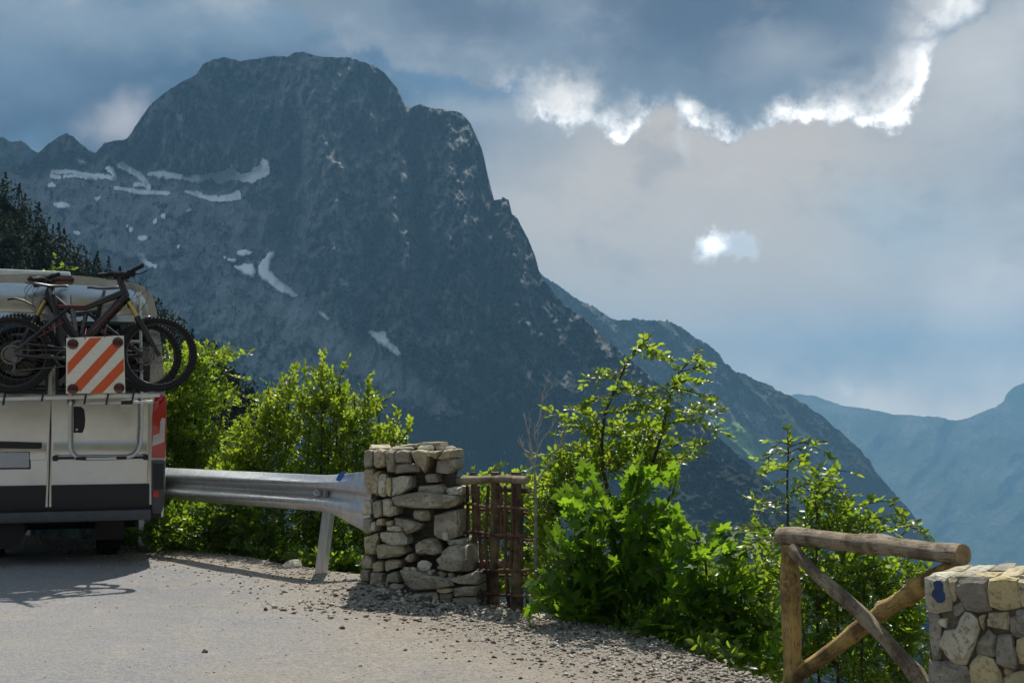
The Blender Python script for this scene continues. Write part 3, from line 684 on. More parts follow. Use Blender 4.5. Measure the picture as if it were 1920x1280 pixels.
# ---------------- pillar
PLp = at(683, 1090, 9.28); PRp = at(893, 1090, 9.02); pr = PRp - PLp; pr.z = 0; pr.normalize(); PN = Vector((pr.y, -pr.x, 0))
pillar = thing('stone_pillar', 'rough broken stone pillar between the guard rail end and the stick lattice', 'pillar', (float((PLp.x + PRp.x) / 2), float((PLp.y + PRp.y) / 2), 0))
def pz(x, y, off=0.0):        # zoomed-in photo coordinates of the pillar -> its face plane
    return onplane(660 + x / 3.3684, 800 + y / 3.3684, PLp + PN * off, PN)
PST = [
 ('g', .05, (92, 150), (150, 145), (152, 250), (95, 262)), ('w', .06, (152, 145), (225, 142), (232, 240), (180, 262), (150, 235)), ('g', .06, (232, 145), (288, 142), (288, 285), (235, 290)),
 ('g', .06, (290, 150), (385, 150), (390, 225), (290, 228)), ('g', .05, (285, 232), (415, 230), (450, 285), (285, 295)), ('w', .07, (390, 148), (498, 150), (500, 230), (470, 290), (455, 262), (418, 230)),
 ('w', .07, (500, 150), (590, 145), (545, 205), (505, 185)), ('w', .06, (592, 145), (655, 143), (655, 195), (550, 205)), ('g', .03, (545, 210), (655, 200), (660, 255), (620, 300), (535, 290)),
 ('w', .05, (98, 265), (150, 258), (155, 415), (110, 425)), ('w', .07, (150, 300), (185, 275), (195, 330), (175, 430), (152, 415)), ('p', .06, (190, 300), (228, 295), (230, 440), (180, 435)),
 ('o', .06, (235, 320), (262, 318), (265, 440), (235, 435)), ('p', .07, (265, 320), (385, 310), (390, 380), (320, 430), (268, 440)), ('g', .03, (470, 300), (545, 295), (555, 350), (480, 350)),
 ('g', .03, (425, 370), (560, 360), (600, 420), (430, 430)), ('p', .05, (605, 385), (700, 380), (700, 430), (620, 432)), ('g', .10, (270, 440), (440, 400), (690, 430), (690, 490), (500, 520), (290, 495)),
 ('p', .06, (80, 460), (140, 455), (148, 545), (85, 560)), ('g', .06, (145, 470), (205, 460), (208, 560), (150, 580)), ('p', .08, (208, 455), (270, 455), (275, 495), (300, 500), (300, 550), (215, 560)),
 ('g', .05, (400, 520), (500, 520), (505, 590), (402, 580)), ('g', .07, (530, 550), (690, 510), (692, 690), (590, 720), (530, 680)),
 ('g', .05, (82, 575), (140, 570), (145, 660), (88, 668)), ('p', .06, (138, 600), (165, 590), (168, 655), (140, 655)), ('w', .06, (168, 580), (220, 575), (220, 620), (170, 625)), ('g', .05, (228, 590), (275, 588), (272, 622), (230, 622)),
 ('g', .07, (280, 570), (455, 610), (440, 640), (365, 675), (345, 630), (285, 615)), ('p', .06, (230, 625), (340, 620), (345, 655), (235, 650)), ('p', .09, (190, 660), (340, 655), (370, 735), (290, 752), (205, 720)),
 ('w', .10, (180, 735), (340, 745), (365, 790), (240, 825), (180, 822)), ('w', .06, (85, 690), (175, 665), (180, 735), (170, 800), (100, 800)), ('g', .06, (78, 815), (140, 810), (150, 890), (85, 895)),
 ('w', .07, (150, 850), (215, 840), (225, 905), (155, 908)), ('w', .08, (220, 840), (320, 835), (330, 880), (235, 912)), ('g', .07, (75, 895), (130, 895), (130, 970), (78, 975)),
 ('g', .09, (135, 910), (228, 915), (232, 985), (135, 988)), ('w', .09, (355, 820), (405, 790), (420, 840), (370, 845)), ('g', .10, (415, 740), (480, 700), (560, 700), (600, 790), (480, 800), (425, 790)),
 ('g', .22, (585, 820), (640, 735), (770, 735), (778, 905), (640, 890)), ('g', .12, (620, 705), (740, 700), (745, 735), (640, 738)), ('p', .10, (590, 655), (640, 660), (640, 715), (600, 710)),
 ('g', .13, (250, 920), (305, 900), (340, 970), (260, 965)), ('g', .10, (235, 965), (265, 965), (270, 1000), (240, 1000)),
]
for i, (k, p, *poly) in enumerate(PST):
    stone('stone', [pz(*q) for q in poly], PN, p + .012, .20, SM[k], pillar, 100 + i)
LOW = [('g', .06, (310, 900), (470, 930), (640, 960), (660, 1000), (400, 1030), (345, 985)), ('g', .06, (600, 950), (670, 945), (800, 915), (805, 995), (690, 990)), ('g', .05, (390, 1045), (540, 1040), (553, 1100), (400, 1085)),
       ('o', .05, (540, 1018), (645, 1015), (648, 1040), (545, 1042)), ('g', .02, (555, 1045), (640, 1045), (640, 1095), (560, 1095)), ('g', .07, (650, 1010), (805, 1000), (800, 1065), (655, 1068)), ('g', .07, (640, 1080), (790, 1065), (800, 1130), (700, 1135))]
for i, (k, p, *poly) in enumerate(LOW):
    stone('stone', [pz(*q, .22) for q in poly], PN, p, .2, SM[k], pillar, 200 + i)
EXV = Vector((.10, -.995, 0)).normalized()          # the pillar's sides run back a little to the left
def rough_prism(name, poly, n, depth, mat, parent, amp, seed, front_cut=4):
    """mortar body: outline extruded back from the face, broken surface"""
    bm = bmesh.new(); vs = [bm.verts.new(p) for p in poly]; f = bm.faces.new(vs)
    r = bmesh.ops.extrude_face_region(bm, geom=[f]); bmesh.ops.translate(bm, vec=-n * depth, verts=[v for v in r['geom'] if isinstance(v, bmesh.types.BMVert)])
    bmesh.ops.triangulate(bm, faces=bm.faces[:]); bmesh.ops.subdivide_edges(bm, edges=bm.edges[:], cuts=front_cut, use_grid_fill=True)
    from mathutils import noise as mn
    for v in bm.verts: v.co += mn.noise_vector(v.co * 9 + Vector((seed, 0, 0))) * amp + mn.noise_vector(v.co * 27) * amp * .5
    bmesh.ops.recalc_face_normals(bm, faces=bm.faces); me = bpy.data.meshes.new(name); bm.to_mesh(me); bm.free(); me.materials.append(mat)
    o = bpy.data.objects.new(name, me); COL.objects.link(o); return to_local(o, parent)
core = [pz(98, 150), pz(380, 146), pz(650, 146), pz(655, 250), pz(640, 330), pz(690, 450), pz(688, 690), pz(760, 740), pz(775, 900), pz(790, 1150), pz(400, 1130), pz(80, 1040), pz(85, 900), pz(95, 700), pz(88, 500), pz(100, 300)]
rough_prism('mortar_core', [c - PN * .085 for c in core], EXV, .46, M_mortar, pillar, .022, 3)
foot_ = [pz(330, 925, .22), pz(470, 935, .22), pz(640, 955, .22), pz(800, 925, .22), pz(800, 1160, .22), pz(395, 1120, .22)]
rough_prism('ledge_core', [c - PN * .01 for c in foot_], PN, .32, M_mortar, pillar, .02, 9, 3)
# capping stones seen along the top
for i, (a, b) in enumerate(((95, 240), (245, 400), (405, 520), (525, 655))):
    z0 = pz(a, 150); z1 = pz(b, 149); up = Vector((0, 0, 1))
    for k in range(2):
        d0 = .01 + k * .30; d1 = d0 + .27
        stone('stone', [z0 - EXV * d0 + pr * .01, z1 - EXV * d0, z1 - EXV * d1, z0 - EXV * d1 + pr * .01], up, .03, .04, SM['wgpg'[(i + k) % 4]], pillar, 300 + i * 3 + k)
loose = thing('loose_stone', 'flat buff stone lying loose on top of the pillar', 'stone', tuple(pz(430, 140) - PN * .22))
lp = [pz(x, y, -.12) for x, y in ((300, 120), (420, 102), (500, 94), (565, 96), (566, 138), (430, 140), (300, 140))]
o = stone('slab', lp, PN, .05, .16, M_sw, loose, 77)
# rubble on the ledge and round the foot: countable lumps are things, the grit is stuff
def lump(name, label, px, py, r, mat, seed, group=None, p=None, flat=.6, cat='stone'):
    q = p or onground(px, py); rr = random.Random(seed)
    bm = bmesh.new(); bmesh.ops.create_icosphere(bm, subdivisions=2, radius=1)
    cuts = [(Vector((rr.uniform(-1, 1), rr.uniform(-1, 1), rr.uniform(-.6, 1))).normalized(), rr.uniform(.5, .8)) for _ in range(9)]
    for v in bm.verts:
        for n, d in cuts:
            e = v.co.dot(n) - d
            if e > 0: v.co -= n * e
        v.co.x *= rr.uniform(.98, 1.02) * 1.15; v.co.z *= flat
    for v in bm.verts: v.co *= r
    bmesh.ops.rotate(bm, cent=(0, 0, 0), matrix=Matrix.Rotation(rr.uniform(0, 6), 3, 'Z'), verts=bm.verts)
    me = bpy.data.meshes.new(name); bm.to_mesh(me); bm.free(); me.materials.append(mat)
    ob = bpy.data.objects.new(name, me); COL.objects.link(ob); ob.location = q + Vector((0, 0, r * flat * .35)); return tag(ob, label, cat, group)
lump('rubble_stone', 'white angular stone on the broken ledge of the pillar', 0, 0, .065, M_sp, 1, p=pz(470, 895, .12), flat=.9)
lump('rubble_stone', 'thin pale flake beside the white stone on the pillar ledge', 0, 0, .06, M_sp, 2, p=pz(572, 893, .14), flat=.3)
lump('roadside_stone', 'pale flat-topped stone lying at the foot of the leaning guard rail post', 548, 1062, .105, M_sp, 3, flat=.55)
lump('roadside_stone', 'small dark stone alone on the open road surface', 383, 1223, .022, M_mortar, 4, flat=.8)
lump('roadside_stone', 'broad pale stone half buried at the foot of the last lattice post', 1012, 1156, .12, M_sp, 5, flat=.3)
FOOT = [(745, 1103, .075), (720, 1110, .055), (735, 1118, .05), (757, 1100, .07), (783, 1122, .06), (803, 1126, .055), (712, 1098, .04), (832, 1140, .05), (870, 1146, .045), (915, 1160, .04), (940, 1152, .05), (795, 1136, .035), (760, 1132, .03)]
FOOTL = ['largest rounded rubble lump against the left half of the pillar foot', 'flat rubble piece left of the largest lump at the pillar foot', 'rubble piece on the shaded grit in front of the largest lump', 'rounded lump touching the lowest left course of the pillar',
         'rubble lump under the left end of the pillar ledge', 'rubble lump in front of the middle of the ledge course', 'small rubble bit at the far left corner of the pillar foot', 'rubble lump below the bottom right block of the pillar', 'small rubble bit between pillar and first lattice stake',
         'flat rubble piece before the middle lattice stake', 'rubble lump beside the base of the thickest lattice stake', 'small dark rubble bit in front of the ledge course', 'smallest rubble bit in the pillar shadow edge']
for i, (x, y, r) in enumerate(FOOT):
    lump('rubble_stone', FOOTL[i], x, y, r, (M_sg, M_sg, M_mortar)[i % 3], 20 + i, group='rubble at the pillar foot', flat=.55)

# ---------------- wall at lower right
WL = at(1742, 1180, 4.95); WR = at(1920, 1180, 4.72); wr = WR - WL; wr.z = 0; wr.normalize(); WNn = Vector((wr.y, -wr.x, 0))
wall = thing('stone_wall', 'mortared stone wall with a blue paint mark on its corner stone', 'wall', (WL.x, WL.y, 0))
def wz(x, y, off=0.0): return onplane(1400 + x / 3.6923, 940 + y / 3.6923, WL + WNn * off, WNn)
WST = [
 ('p', .025, (1250, 530), (1400, 525), (1430, 745), (1258, 750)), ('w', .02, (1410, 535), (1470, 530), (1465, 660), (1435, 690)), ('g', .03, (1480, 540), (1690, 530), (1700, 740), (1540, 735), (1470, 620)),
 ('o', .03, (1700, 535), (1890, 530), (1910, 725), (1705, 715)), ('w', .03, (1897, 540), (2060, 540), (2060, 715), (1917, 722)), ('g', .015, (1275, 765), (1330, 765), (1365, 900), (1350, 1070), (1300, 1080)),
 ('p', .015, (1330, 810), (1400, 805), (1390, 870), (1345, 850)), ('p', .035, (1520, 770), (1605, 820), (1600, 960), (1530, 1105), (1430, 1085), (1365, 980), (1390, 890), (1460, 880)), ('w', .02, (1620, 790), (1670, 780), (1650, 880), (1630, 860)),
 ('w', .03, (1690, 765), (1820, 755), (1825, 880), (1690, 850)), ('g', .02, (1835, 800), (1878, 790), (1878, 930), (1840, 900)), ('g', .03, (1887, 750), (2050, 740), (2050, 920), (1890, 925)),
 ('g', .02, (1600, 970), (1680, 885), (1735, 930), (1730, 1060), (1610, 1050)), ('g', .03, (1752, 930), (1850, 920), (1885, 1100), (1870, 1150), (1742, 1110)), ('o', .03, (1890, 950), (2050, 940), (2050, 1120), (1900, 1110)),
 ('g', .03, (1280, 1095), (1530, 1140), (1560, 1255), (1560, 1350), (1285, 1350)), ('o', .035, (1570, 1130), (1620, 1065), (1720, 1090), (1780, 1230), (1770, 1350), (1570, 1350)), ('o', .03, (1792, 1215), (1900, 1170), (2050, 1180), (2050, 1350), (1800, 1350)),
 ('g', .012, (1440, 720), (1500, 690), (1525, 745), (1460, 790)), ('g', .012, (1375, 1090), (1440, 1100), (1520, 1120), (1380, 1105)), ('w', .012, (1790, 1130), (1870, 1165), (1800, 1200)),
]
rgw = random.Random(5)
for i in range(5):             # courses below the frame and beyond its right edge
    for j in range(8):
        x0 = 1290 + j * 190 + rgw.uniform(-20, 20); y0 = 1375 + i * 130 + rgw.uniform(-10, 10)
        WST.append((rgw.choice('ggwop'), .03, (x0, y0), (x0 + 165, y0 + rgw.uniform(-10, 10)), (x0 + 170, y0 + 105), (x0 + 80, y0 + 115), (x0 + 5, y0 + 100)))
for i in range(5):
    for j in range(4):
        x0 = 2080 + j * 190 + rgw.uniform(-20, 20); y0 = 545 + i * 160 + rgw.uniform(-10, 10)
        WST.append((rgw.choice('ggwop'), .03, (x0, y0), (x0 + 165, y0 + rgw.uniform(-10, 10)), (x0 + 170, y0 + 130), (x0 + 80, y0 + 140), (x0 + 5, y0 + 125)))
for i, (k, p, *poly) in enumerate(WST):
    cx_ = sum(q[0] for q in poly) / len(poly); cy_ = sum(q[1] for q in poly) / len(poly)
    s_ = stone('stone', [wz(cx_ + (x - cx_) * 1.13, cy_ + (y - cy_) * 1.13) for x, y in poly], WNn, p + .012, .08, SM['b' if k == 'g' else k], wall, 400 + i, .09)
    if i == 0: corner = s_
M_wmortar = stone_mat('wall_mortar', (.25, .22, .175), (.13, .115, .09))
wc = [wz(1262, 540), wz(1700, 537), wz(2840, 560), wz(2840, 2080), wz(1275, 2060), wz(1272, 1300), wz(1268, 900)]
rough_prism('mortar_core', [c + WNn * .006 for c in wc], WNn, .42, M_wmortar, wall, .014, 5, 5)
for i in range(10):
    z0 = wz(1255 + i * 158, 534); z1 = wz(1255 + (i + 1) * 158 - 6, 534)
    for k in range(2):
        d0 = -.01 + k * .22; stone('capping_stone', [z0 - WNn * d0, z1 - WNn * d0, z1 - WNn * (d0 + .2), z0 - WNn * (d0 + .2)], Vector((0, 0, 1)), .018, .05, SM['pwog'[(i * 3 + k) % 4]], wall, 500 + i * 2 + k, .05)
M_blue = simple('blue_spray_paint', (.010, .035, .12), .6, noise=.5, nscale=40)
bl = [(1290, 560), (1312, 545), (1345, 546), (1360, 572), (1356, 612), (1374, 640), (1374, 680), (1352, 700), (1320, 698), (1300, 672), (1280, 650), (1284, 622), (1300, 600)]
MBp = MB(); MBp.prism([wz(x, y, .0445) for x, y in bl], .0015, WNn); po = MBp.build('paint_mark', M_blue); to_local(po, wall)

# ---------------- logs
def bark_mat(name, a, b, dark, scale=1.0):
    t = NT(name); co = t.n('ShaderNodeTexCoord').outputs['Generated']; ob = t.n('ShaderNodeTexCoord').outputs['Object']
    uvn = t.n('ShaderNodeAttribute', attribute_name='along').outputs['Fac']; rn = t.n('ShaderNodeAttribute', attribute_name='round').outputs['Fac']
    v = t.n('ShaderNodeCombineXYZ', {0: t.math('MULTIPLY', uvn, 2.2 * scale), 1: t.math('MULTIPLY', rn, 1.6), 2: 0.0}).outputs[0]
    g = t.n('ShaderNodeTexNoise', {'Vector': v, 'Scale': 6.0, 'Detail': 8.0, 'Roughness': .7}).outputs['Fac']
    v2 = t.n('ShaderNodeCombineXYZ', {0: t.math('MULTIPLY', uvn, .8 * scale), 1: t.math('MULTIPLY', rn, 5.0), 2: 0.0}).outputs[0]
    g2 = t.n('ShaderNodeTexNoise', {'Vector': v2, 'Scale': 7.0, 'Detail': 6.0, 'Roughness': .65}).outputs['Fac']
    big = t.noise(5, 5, .6, vec=ob)
    g3 = t.noise(9, 6, .7, vec=ob); col = t.mix(t.mr(g2, .38, .62), a, b); col = t.mix(t.mr(big, .46, .62, 0, .85), col, dark); col = t.mix(t.mr(g3, .52, .62, 0, .7), col, tuple(c * .8 for c in dark)); col = t.mix(t.mr(g, .34, .47, .95, 0), col, tuple(c * .3 for c in dark))
    t.set(Base_Color=col, Roughness=.78, Specular_IOR_Level=.3)
    t.set(Normal=t.bump(t.math('ADD', t.math('ADD', g, g2), t.math('MULTIPLY', g3, .8)), 1.0, .018)); return t.m
M_log = bark_mat('peeled_log', (.58, .47, .33), (.39, .315, .22), (.16, .115, .07))
M_logw = bark_mat('golden_log', (.76, .54, .20), (.54, .35, .12), (.18, .11, .05))
M_stake = bark_mat('bark_stake', (.40, .30, .17), (.22, .16, .085), (.08, .055, .035))
M_stick = bark_mat('red_stick', (.36, .19, .13), (.20, .10, .068), (.09, .05, .038))
M_cut = simple('sawn_end', (.30, .20, .10), .8, noise=.35, nscale=30)
def log(name, pts, r0, r1, mat, parent, seed, knots=3, n=14, seg=.05, wob=.008, ends=True):
    pts = [Vector(p) for p in pts]; P = []; rr = random.Random(seed)
    # resample with a smooth curve
    L = [0]
    for a, b in zip(pts, pts[1:]): L.append(L[-1] + (b - a).length)
    m = max(6, int(L[-1] / seg)); arr = np.array([p[:] for p in pts]); ls = np.linspace(0, L[-1], m)
    C = np.stack([np.interp(ls, L, arr[:, i]) for i in range(3)], -1)
    for _ in range(2): C[1:-1] = (C[:-2] + 2 * C[1:-1] + C[2:]) / 4
    ph = [rr.uniform(0, 6) for _ in range(6)]; kn = [(rr.uniform(.1, .9) * L[-1], rr.uniform(0, 6.28), rr.uniform(.25, .5)) for _ in range(knots)]
    vs = []; al = []; ro = []; up = None
    for i in range(m):
        c = Vector(C[i]); t_ = Vector(C[min(i + 1, m - 1)] - C[max(i - 1, 0)]).normalized()
        up = t_.orthogonal().normalized() if up is None else (up - t_ * up.dot(t_)).normalized(); w = t_.cross(up)
        s_ = ls[i]; c = c + up * wob * math.sin(s_ * 6 + ph[0]) + w * wob * math.sin(s_ * 5 + ph[1])
        r = (r0 + (r1 - r0) * s_ / L[-1]) * (1 + .07 * math.sin(s_ * 11 + ph[2]) + .04 * math.sin(s_ * 23 + ph[5]))
        if i in (0, m - 1): r *= .94
        for k in range(n):
            a = 2 * math.pi * k / n; q = r * (1 + .05 * math.sin(2 * a + ph[3] + s_ * 2) + .03 * math.sin(5 * a + ph[4]) + rr.uniform(-.02, .02))
            for ks, ka, kh in kn:
                da = (a - ka + math.pi) % (2 * math.pi) - math.pi; q += r * kh * math.exp(-((s_ - ks) / (r * .55)) ** 2 - (da / .45) ** 2)
            vs.append(c + up * math.cos(a) * q + w * math.sin(a) * q); al.append(s_ + seed * 1.7); ro.append(abs(k - n / 2) * 2 / n * 1.5)
    fs = []
    for i in range(m - 1):
        for k in range(n): fs.append((i * n + k, i * n + (k + 1) % n, (i + 1) * n + (k + 1) % n, (i + 1) * n + k))
    if not ends: fs += [tuple(range(n - 1, -1, -1)), tuple((m - 1) * n + k for k in range(n))]
    o = mesh_obj(name, vs, fs, mat, smooth=True, attrs={'along': al, 'round': ro}); to_local(o, parent)
    if ends:
        for i0 in (0, (m - 1) * n):
            ring = [vs[i0 + k] for k in range(n)]; c = sum(ring, Vector()) / n
            e = mesh_obj('sawn_end', [c] + ring, [(0, 1 + k, 1 + (k + 1) % n) for k in range(n)], M_cut)
            Mx = Matrix.Translation(parent.location); e.data.transform(Mx.inverted()); e.parent = o
    return o
# right-hand log fence
f0 = at(1482, 1280, 6.3)
fence = thing('log_fence', 'peeled log fence bay with crossed braces running into the stone wall', 'fence', (f0.x, f0.y, 0))
FA = Vector((at(1482, 1200, 6.3).x, 6.3, 0)); FB = Vector((at(1800, 1200, 5.32).x, 5.32, 0)); fd = (FB - FA).normalized(); FNn = Vector((fd.y, -fd.x, 0))
def fz(px, py, off=0.0): return onplane(px, py, FA + FNn * off, FNn)
pt = fz(1480, 1012); 
log('post', [fz(1480, 1020), fz(1486, 1150), fz(1488, 1290), fz(1488, 1290) - Vector((0, 0, .35))], .052, .060, M_logw, fence, 1, 3)
log('rail', [fz(1462, 1006), fz(1530, 1004), fz(1600, 1014), fz(1660, 1024), fz(1730, 1036), fz(1808, 1040)], .047, .050, M_log, fence, 2, 5)
log('brace', [fz(1487, 1025, .055), fz(1530, 1075, .055), fz(1600, 1140, .055), fz(1660, 1200, .055), fz(1745, 1290, .055), fz(1790, 1335, .055)], .034, .042, M_log, fence, 3, 6)
log('brace', [fz(1497, 1258, -.02), fz(1560, 1215, -.02), fz(1640, 1160, -.02), fz(1720, 1105, -.02), fz(1785, 1062, -.02)], .040, .046, M_logw, fence, 4, 6)
log('post', [fz(1783, 1056), fz(1784, 1150), fz(1786, 1300), fz(1786, 1420)], .05, .055, M_logw, fence, 5, 2)
# stick lattice beside the pillar
lat0 = at(940, 1145, 8.5)
lattice = thing('stick_lattice', 'rustic lattice of stakes and thin red sticks beside the stone pillar', 'fence', (lat0.x, lat0.y, 0))
GA = Vector((at(850, 1000, 9.35).x, 9.35, 0)); GB = Vector((at(985, 1000, 8.62).x, 8.62, 0)); gd = (GB - GA).normalized(); GN = Vector((gd.y, -gd.x, 0))
def gz(x, y, off=0.0): return onplane(660 + x / 3.3684, 800 + y / 3.3684, GA + GN * off, GN)
log('stake', [gz(766, 285), gz(768, 560), gz(778, 890), gz(782, 1120)], .024, .027, M_stake, lattice, 11, 1, 10)
log('stake', [gz(902, 285), gz(900, 560), gz(905, 850), gz(908, 1160)], .036, .042, M_stake, lattice, 12, 4, 12)
log('stake', [gz(1036, 285), gz(1038, 500), gz(1046, 800), gz(1050, 1185)], .042, .046, M_stake, lattice, 13, 3, 12)
log('top_rail', [gz(572, 345, .06), gz(700, 338, .06), gz(830, 332, .06), gz(960, 326, .06), gz(1112, 334, .06)], .032, .029, M_log, lattice, 14, 4, 12)
log('top_rail', [gz(900, 385, -.07), gz(1010, 388, -.07), gz(1125, 390, -.07)], .022, .024, M_stake, lattice, 15, 1, 10)
for i, pp in enumerate([[(730, 370), (730, 540), (726, 700)], [(800, 372), (806, 560), (812, 780), (820, 1000)], [(866, 372), (858, 560), (842, 700), (850, 900), (862, 1145)], [(935, 372), (938, 560), (940, 690)],
                        [(966, 372), (966, 560), (962, 760), (985, 960), (998, 1140)], [(1018, 380), (1012, 700), (1005, 900)]]):
    log('stick', [gz(x, y, .045) for x, y in pp], .0125, .0145, M_stick, lattice, 30 + i, 2, 8, .04, .006)
for i, pp in enumerate([[(684, 484), (760, 490), (850, 512), (940, 500), (1030, 508), (1120, 520)], [(700, 660), (790, 662), (880, 684), (1000, 690), (1132, 698)], [(790, 905), (900, 908), (970, 895), (1060, 908), (1132, 898)], [(800, 1052), (900, 1056), (1000, 1062), (1106, 1066)]]):
    log('stick', [gz(x, y, .075) for x, y in pp], .0125, .0115, M_stick, lattice, 40 + i, 2, 8, .04, .006)
for i, pp in enumerate([[(680, 515), (830, 525), (1118, 545)], [(690, 690), (900, 700), (1145, 712)], [(800, 925), (950, 932), (1110, 935)]]):
    log('stick', [gz(x, y, -.05) for x, y in pp], .011, .011, M_stick, lattice, 50 + i, 1, 8, .04, .006)
log('cross_piece', [gz(805, 868, -.03), gz(880, 862, -.03), gz(955, 866, -.03)], .032, .03, M_log, lattice, 60, 1, 10)

# ---------------- guard rail
M_zinc = simple('galvanised_steel', (.50, .51, .52), .36, metal=.85, noise=.22, nscale=14, bump=.1, bscale=90)
t = NT('weathered_zinc'); zn = t.noise(18, 6, .65, map_scale=(1, 1, .15)); zb_ = t.noise(3, 5); t.set(Base_Color=t.mix(t.mr(zn, .3, .7), (.42, .43, .44), (.62, .63, .64)), Metallic=.8, Roughness=t.mr(zb_, .3, .7, .28, .46)); M_zinc = t.m
RA = at(310, 905, 12.0); RB = at(600, 925, 10.45); RA.z = at(310, 906, 12.0).z; RB.z = at(600, 924, 10.45).z; ra = (RB - RA).normalized(); rn_ = Vector((ra.y, -ra.x, 0)).normalized()
rail = thing('guard_rail', 'galvanised steel crash barrier with a flared end running into the stone pillar', 'guard rail', (RB.x, RB.y, 0))
PROF = [(h * 1.06, d * 1.06) for h, d in [(-.155, .0), (-.15, .012), (-.125, .03), (-.10, .075), (-.085, .082), (-.065, .078), (-.045, .055), (-.02, .012), (0, .0), (.02, .012), (.045, .055), (.065, .078), (.085, .082), (.10, .075), (.125, .03), (.15, .012), (.155, .0)]]
L0 = -4.2; L1 = (RB - RA).length; stn = [(L0 + i * (L1 - L0) / 24, 0.0) for i in range(25)]
endp = at(692, 930, 9.95); Lend = (Vector((endp.x, endp.y, 0)) - Vector((RB.x, RB.y, 0))).length + .12
stn += [(L1 + k * Lend / 14, k / 14) for k in range(1, 15)]
vs = []; 
for s_, e in stn:
    flat = e * e * (3 - 2 * e); 
    for j, (h, d) in enumerate(PROF):
        hh = h * (1 + .40 * flat) + (.02 if h > 0 else -.05 * abs(h) / .155) * flat * (1 if h != 0 else 0)
        dd = d * (1 - .75 * flat) + .02 * flat * math.sin(j * 1.3) - .0 * e
        top = e > .35 and j >= 14
        vs.append(RA + ra * s_ + rn_ * dd + Vector((0, 0, hh - .06 * flat + .035 * (j > 12) * flat)))
m_ = len(PROF); fs = [(i * m_ + j, (i + 1) * m_ + j, (i + 1) * m_ + j + 1, i * m_ + j + 1) for i in range(len(stn) - 1) for j in range(m_ - 1)]
beam = mesh_obj('beam', vs, fs, M_zinc, smooth=True); sm = beam.modifiers.new('thick', 'SOLIDIFY'); sm.thickness = .004; to_local(beam, rail)
def gpost(pt_top, pt_bot):
    b = MB(); w = .055; ax = (pt_bot - pt_top); up = ra
    prof = [(-w, .03), (-w, -.03), (-w + .012, -.03), (-w + .012, .015), (w - .012, .015), (w - .012, -.03), (w, -.03), (w, .03)]
    b.prism([pt_top + ra * x + rn_ * y for x, y in prof], 1, ax); return to_local(b.build('post', M_zinc, bevel=.003), rail)
pb = onplane(594, 1072, RB - rn_ * .06, rn_); ptp = onplane(620, 950, RB - rn_ * .05, rn_); gpost(ptp + Vector((0, 0, .12)), pb - Vector((0, 0, .35)))
pb = onplane(270, 1030, RA - rn_ * .06, rn_); ptp = onplane(271, 930, RA - rn_ * .05, rn_); gpost(ptp + Vector((0, 0, .1)), pb - Vector((0, 0, .35)))
for dx in (-3.0,):
    q = RA + ra * dx - rn_ * .06; gpost(Vector((q.x, q.y, .95)), Vector((q.x, q.y, -.4)))
bo = onplane(598, 923, RB + rn_ * .012, rn_)
b = MB(); b.disc(bo, rn_, .034, .035, 8); b.disc(bo + rn_ * .035, rn_, .018, .02, 6); to_local(b.build('bolt', M_zinc, bevel=.004), rail)
b = MB(); b.box(onplane(613, 924, RB + rn_ * .02, rn_), (.03, .03, .075), None, .006); to_local(b.build('bolt_plate', simple('dark_zinc', (.14, .14, .14), .4, .8), ), rail)
M_mark = simple('blue_marker_paint', (.02, .12, .42), .5)
def rail_decal(pts, name, mat, off):
    b = MB(); b.prism([onplane(x, y, RB + rn_ * off, rn_) for x, y in pts], .002, rn_); return to_local(b.build(name, mat), rail)
rail_decal([(630, 900), (633, 892), (640, 884), (647, 883), (645, 893), (638, 902)], 'paint_mark', M_mark, .058)
# ================================================================== camper van, bike carrier, bicycles, warning panel
VT = math.radians(20); vr = Vector((math.cos(VT), math.sin(VT), 0)); vf = Vector((-math.sin(VT), math.cos(VT), 0))
VO = at(310, 900, 10.95); VO.z = 0.055
VM = Matrix.Translation(VO) @ Matrix.Rotation(VT, 4, 'Z'); VI = VM.inverted()
def vl(px, py, off=0.0):                       # photo pixel -> van coordinates on the plane a distance off behind the tail
    q = VI @ onplane(px, py, VO - vf * off, vf); return Vector((q.x, -off, q.z))
XM = vl(95, 800).x                             # the seam between the doors
def mir(p): return Vector((2 * XM - p.x, p.y, p.z))
van = thing('camper_van', 'silver high-roof camper van carrying bicycles, parked with its tail to the road', 'van', tuple(VO), VT)
t = NT('silver_paint'); fl = t.noise(900, 2); t.set(Base_Color=t.mix(t.mr(t.noise(5, 6, .6, map_scale=(1, 1, 2.5)), .35, .65), (.49, .525, .54), (.53, .565, .575)), Metallic=.85, Roughness=t.mr(t.noise(9, 6, .6), .3, .7, .14, .26), Coat_Weight=.5, Coat_Roughness=.06); M_paint = t.m
M_black = simple('black_plastic', (.009, .010, .012), .5, noise=.3, nscale=25)
M_bump = simple('grey_bumper_plastic', (.055, .062, .07), .5, noise=.25, nscale=20)
M_glass = simple('tinted_window', (.006, .007, .008), .04, Specular_IOR_Level=.6)
M_rubber = simple('tyre_rubber', (.007, .007, .0075), .8, noise=.3, nscale=50)
M_seal = simple('door_seal', (.008, .008, .008), .7)
M_red = simple('red_lens', (.42, .006, .008), .12, Coat_Weight=1.0, Coat_Roughness=.03)
M_dred = simple('dark_red_lens', (.06, .004, .006), .15, Coat_Weight=.8)
M_white = simple('clear_lens', (.50, .44, .45), .15, Coat_Weight=1.0)
M_alu = simple('white_aluminium', (.62, .62, .60), .38, metal=.35, noise=.08, nscale=20)
M_plate = simple('grey_plate', (.42, .43, .45), .4)
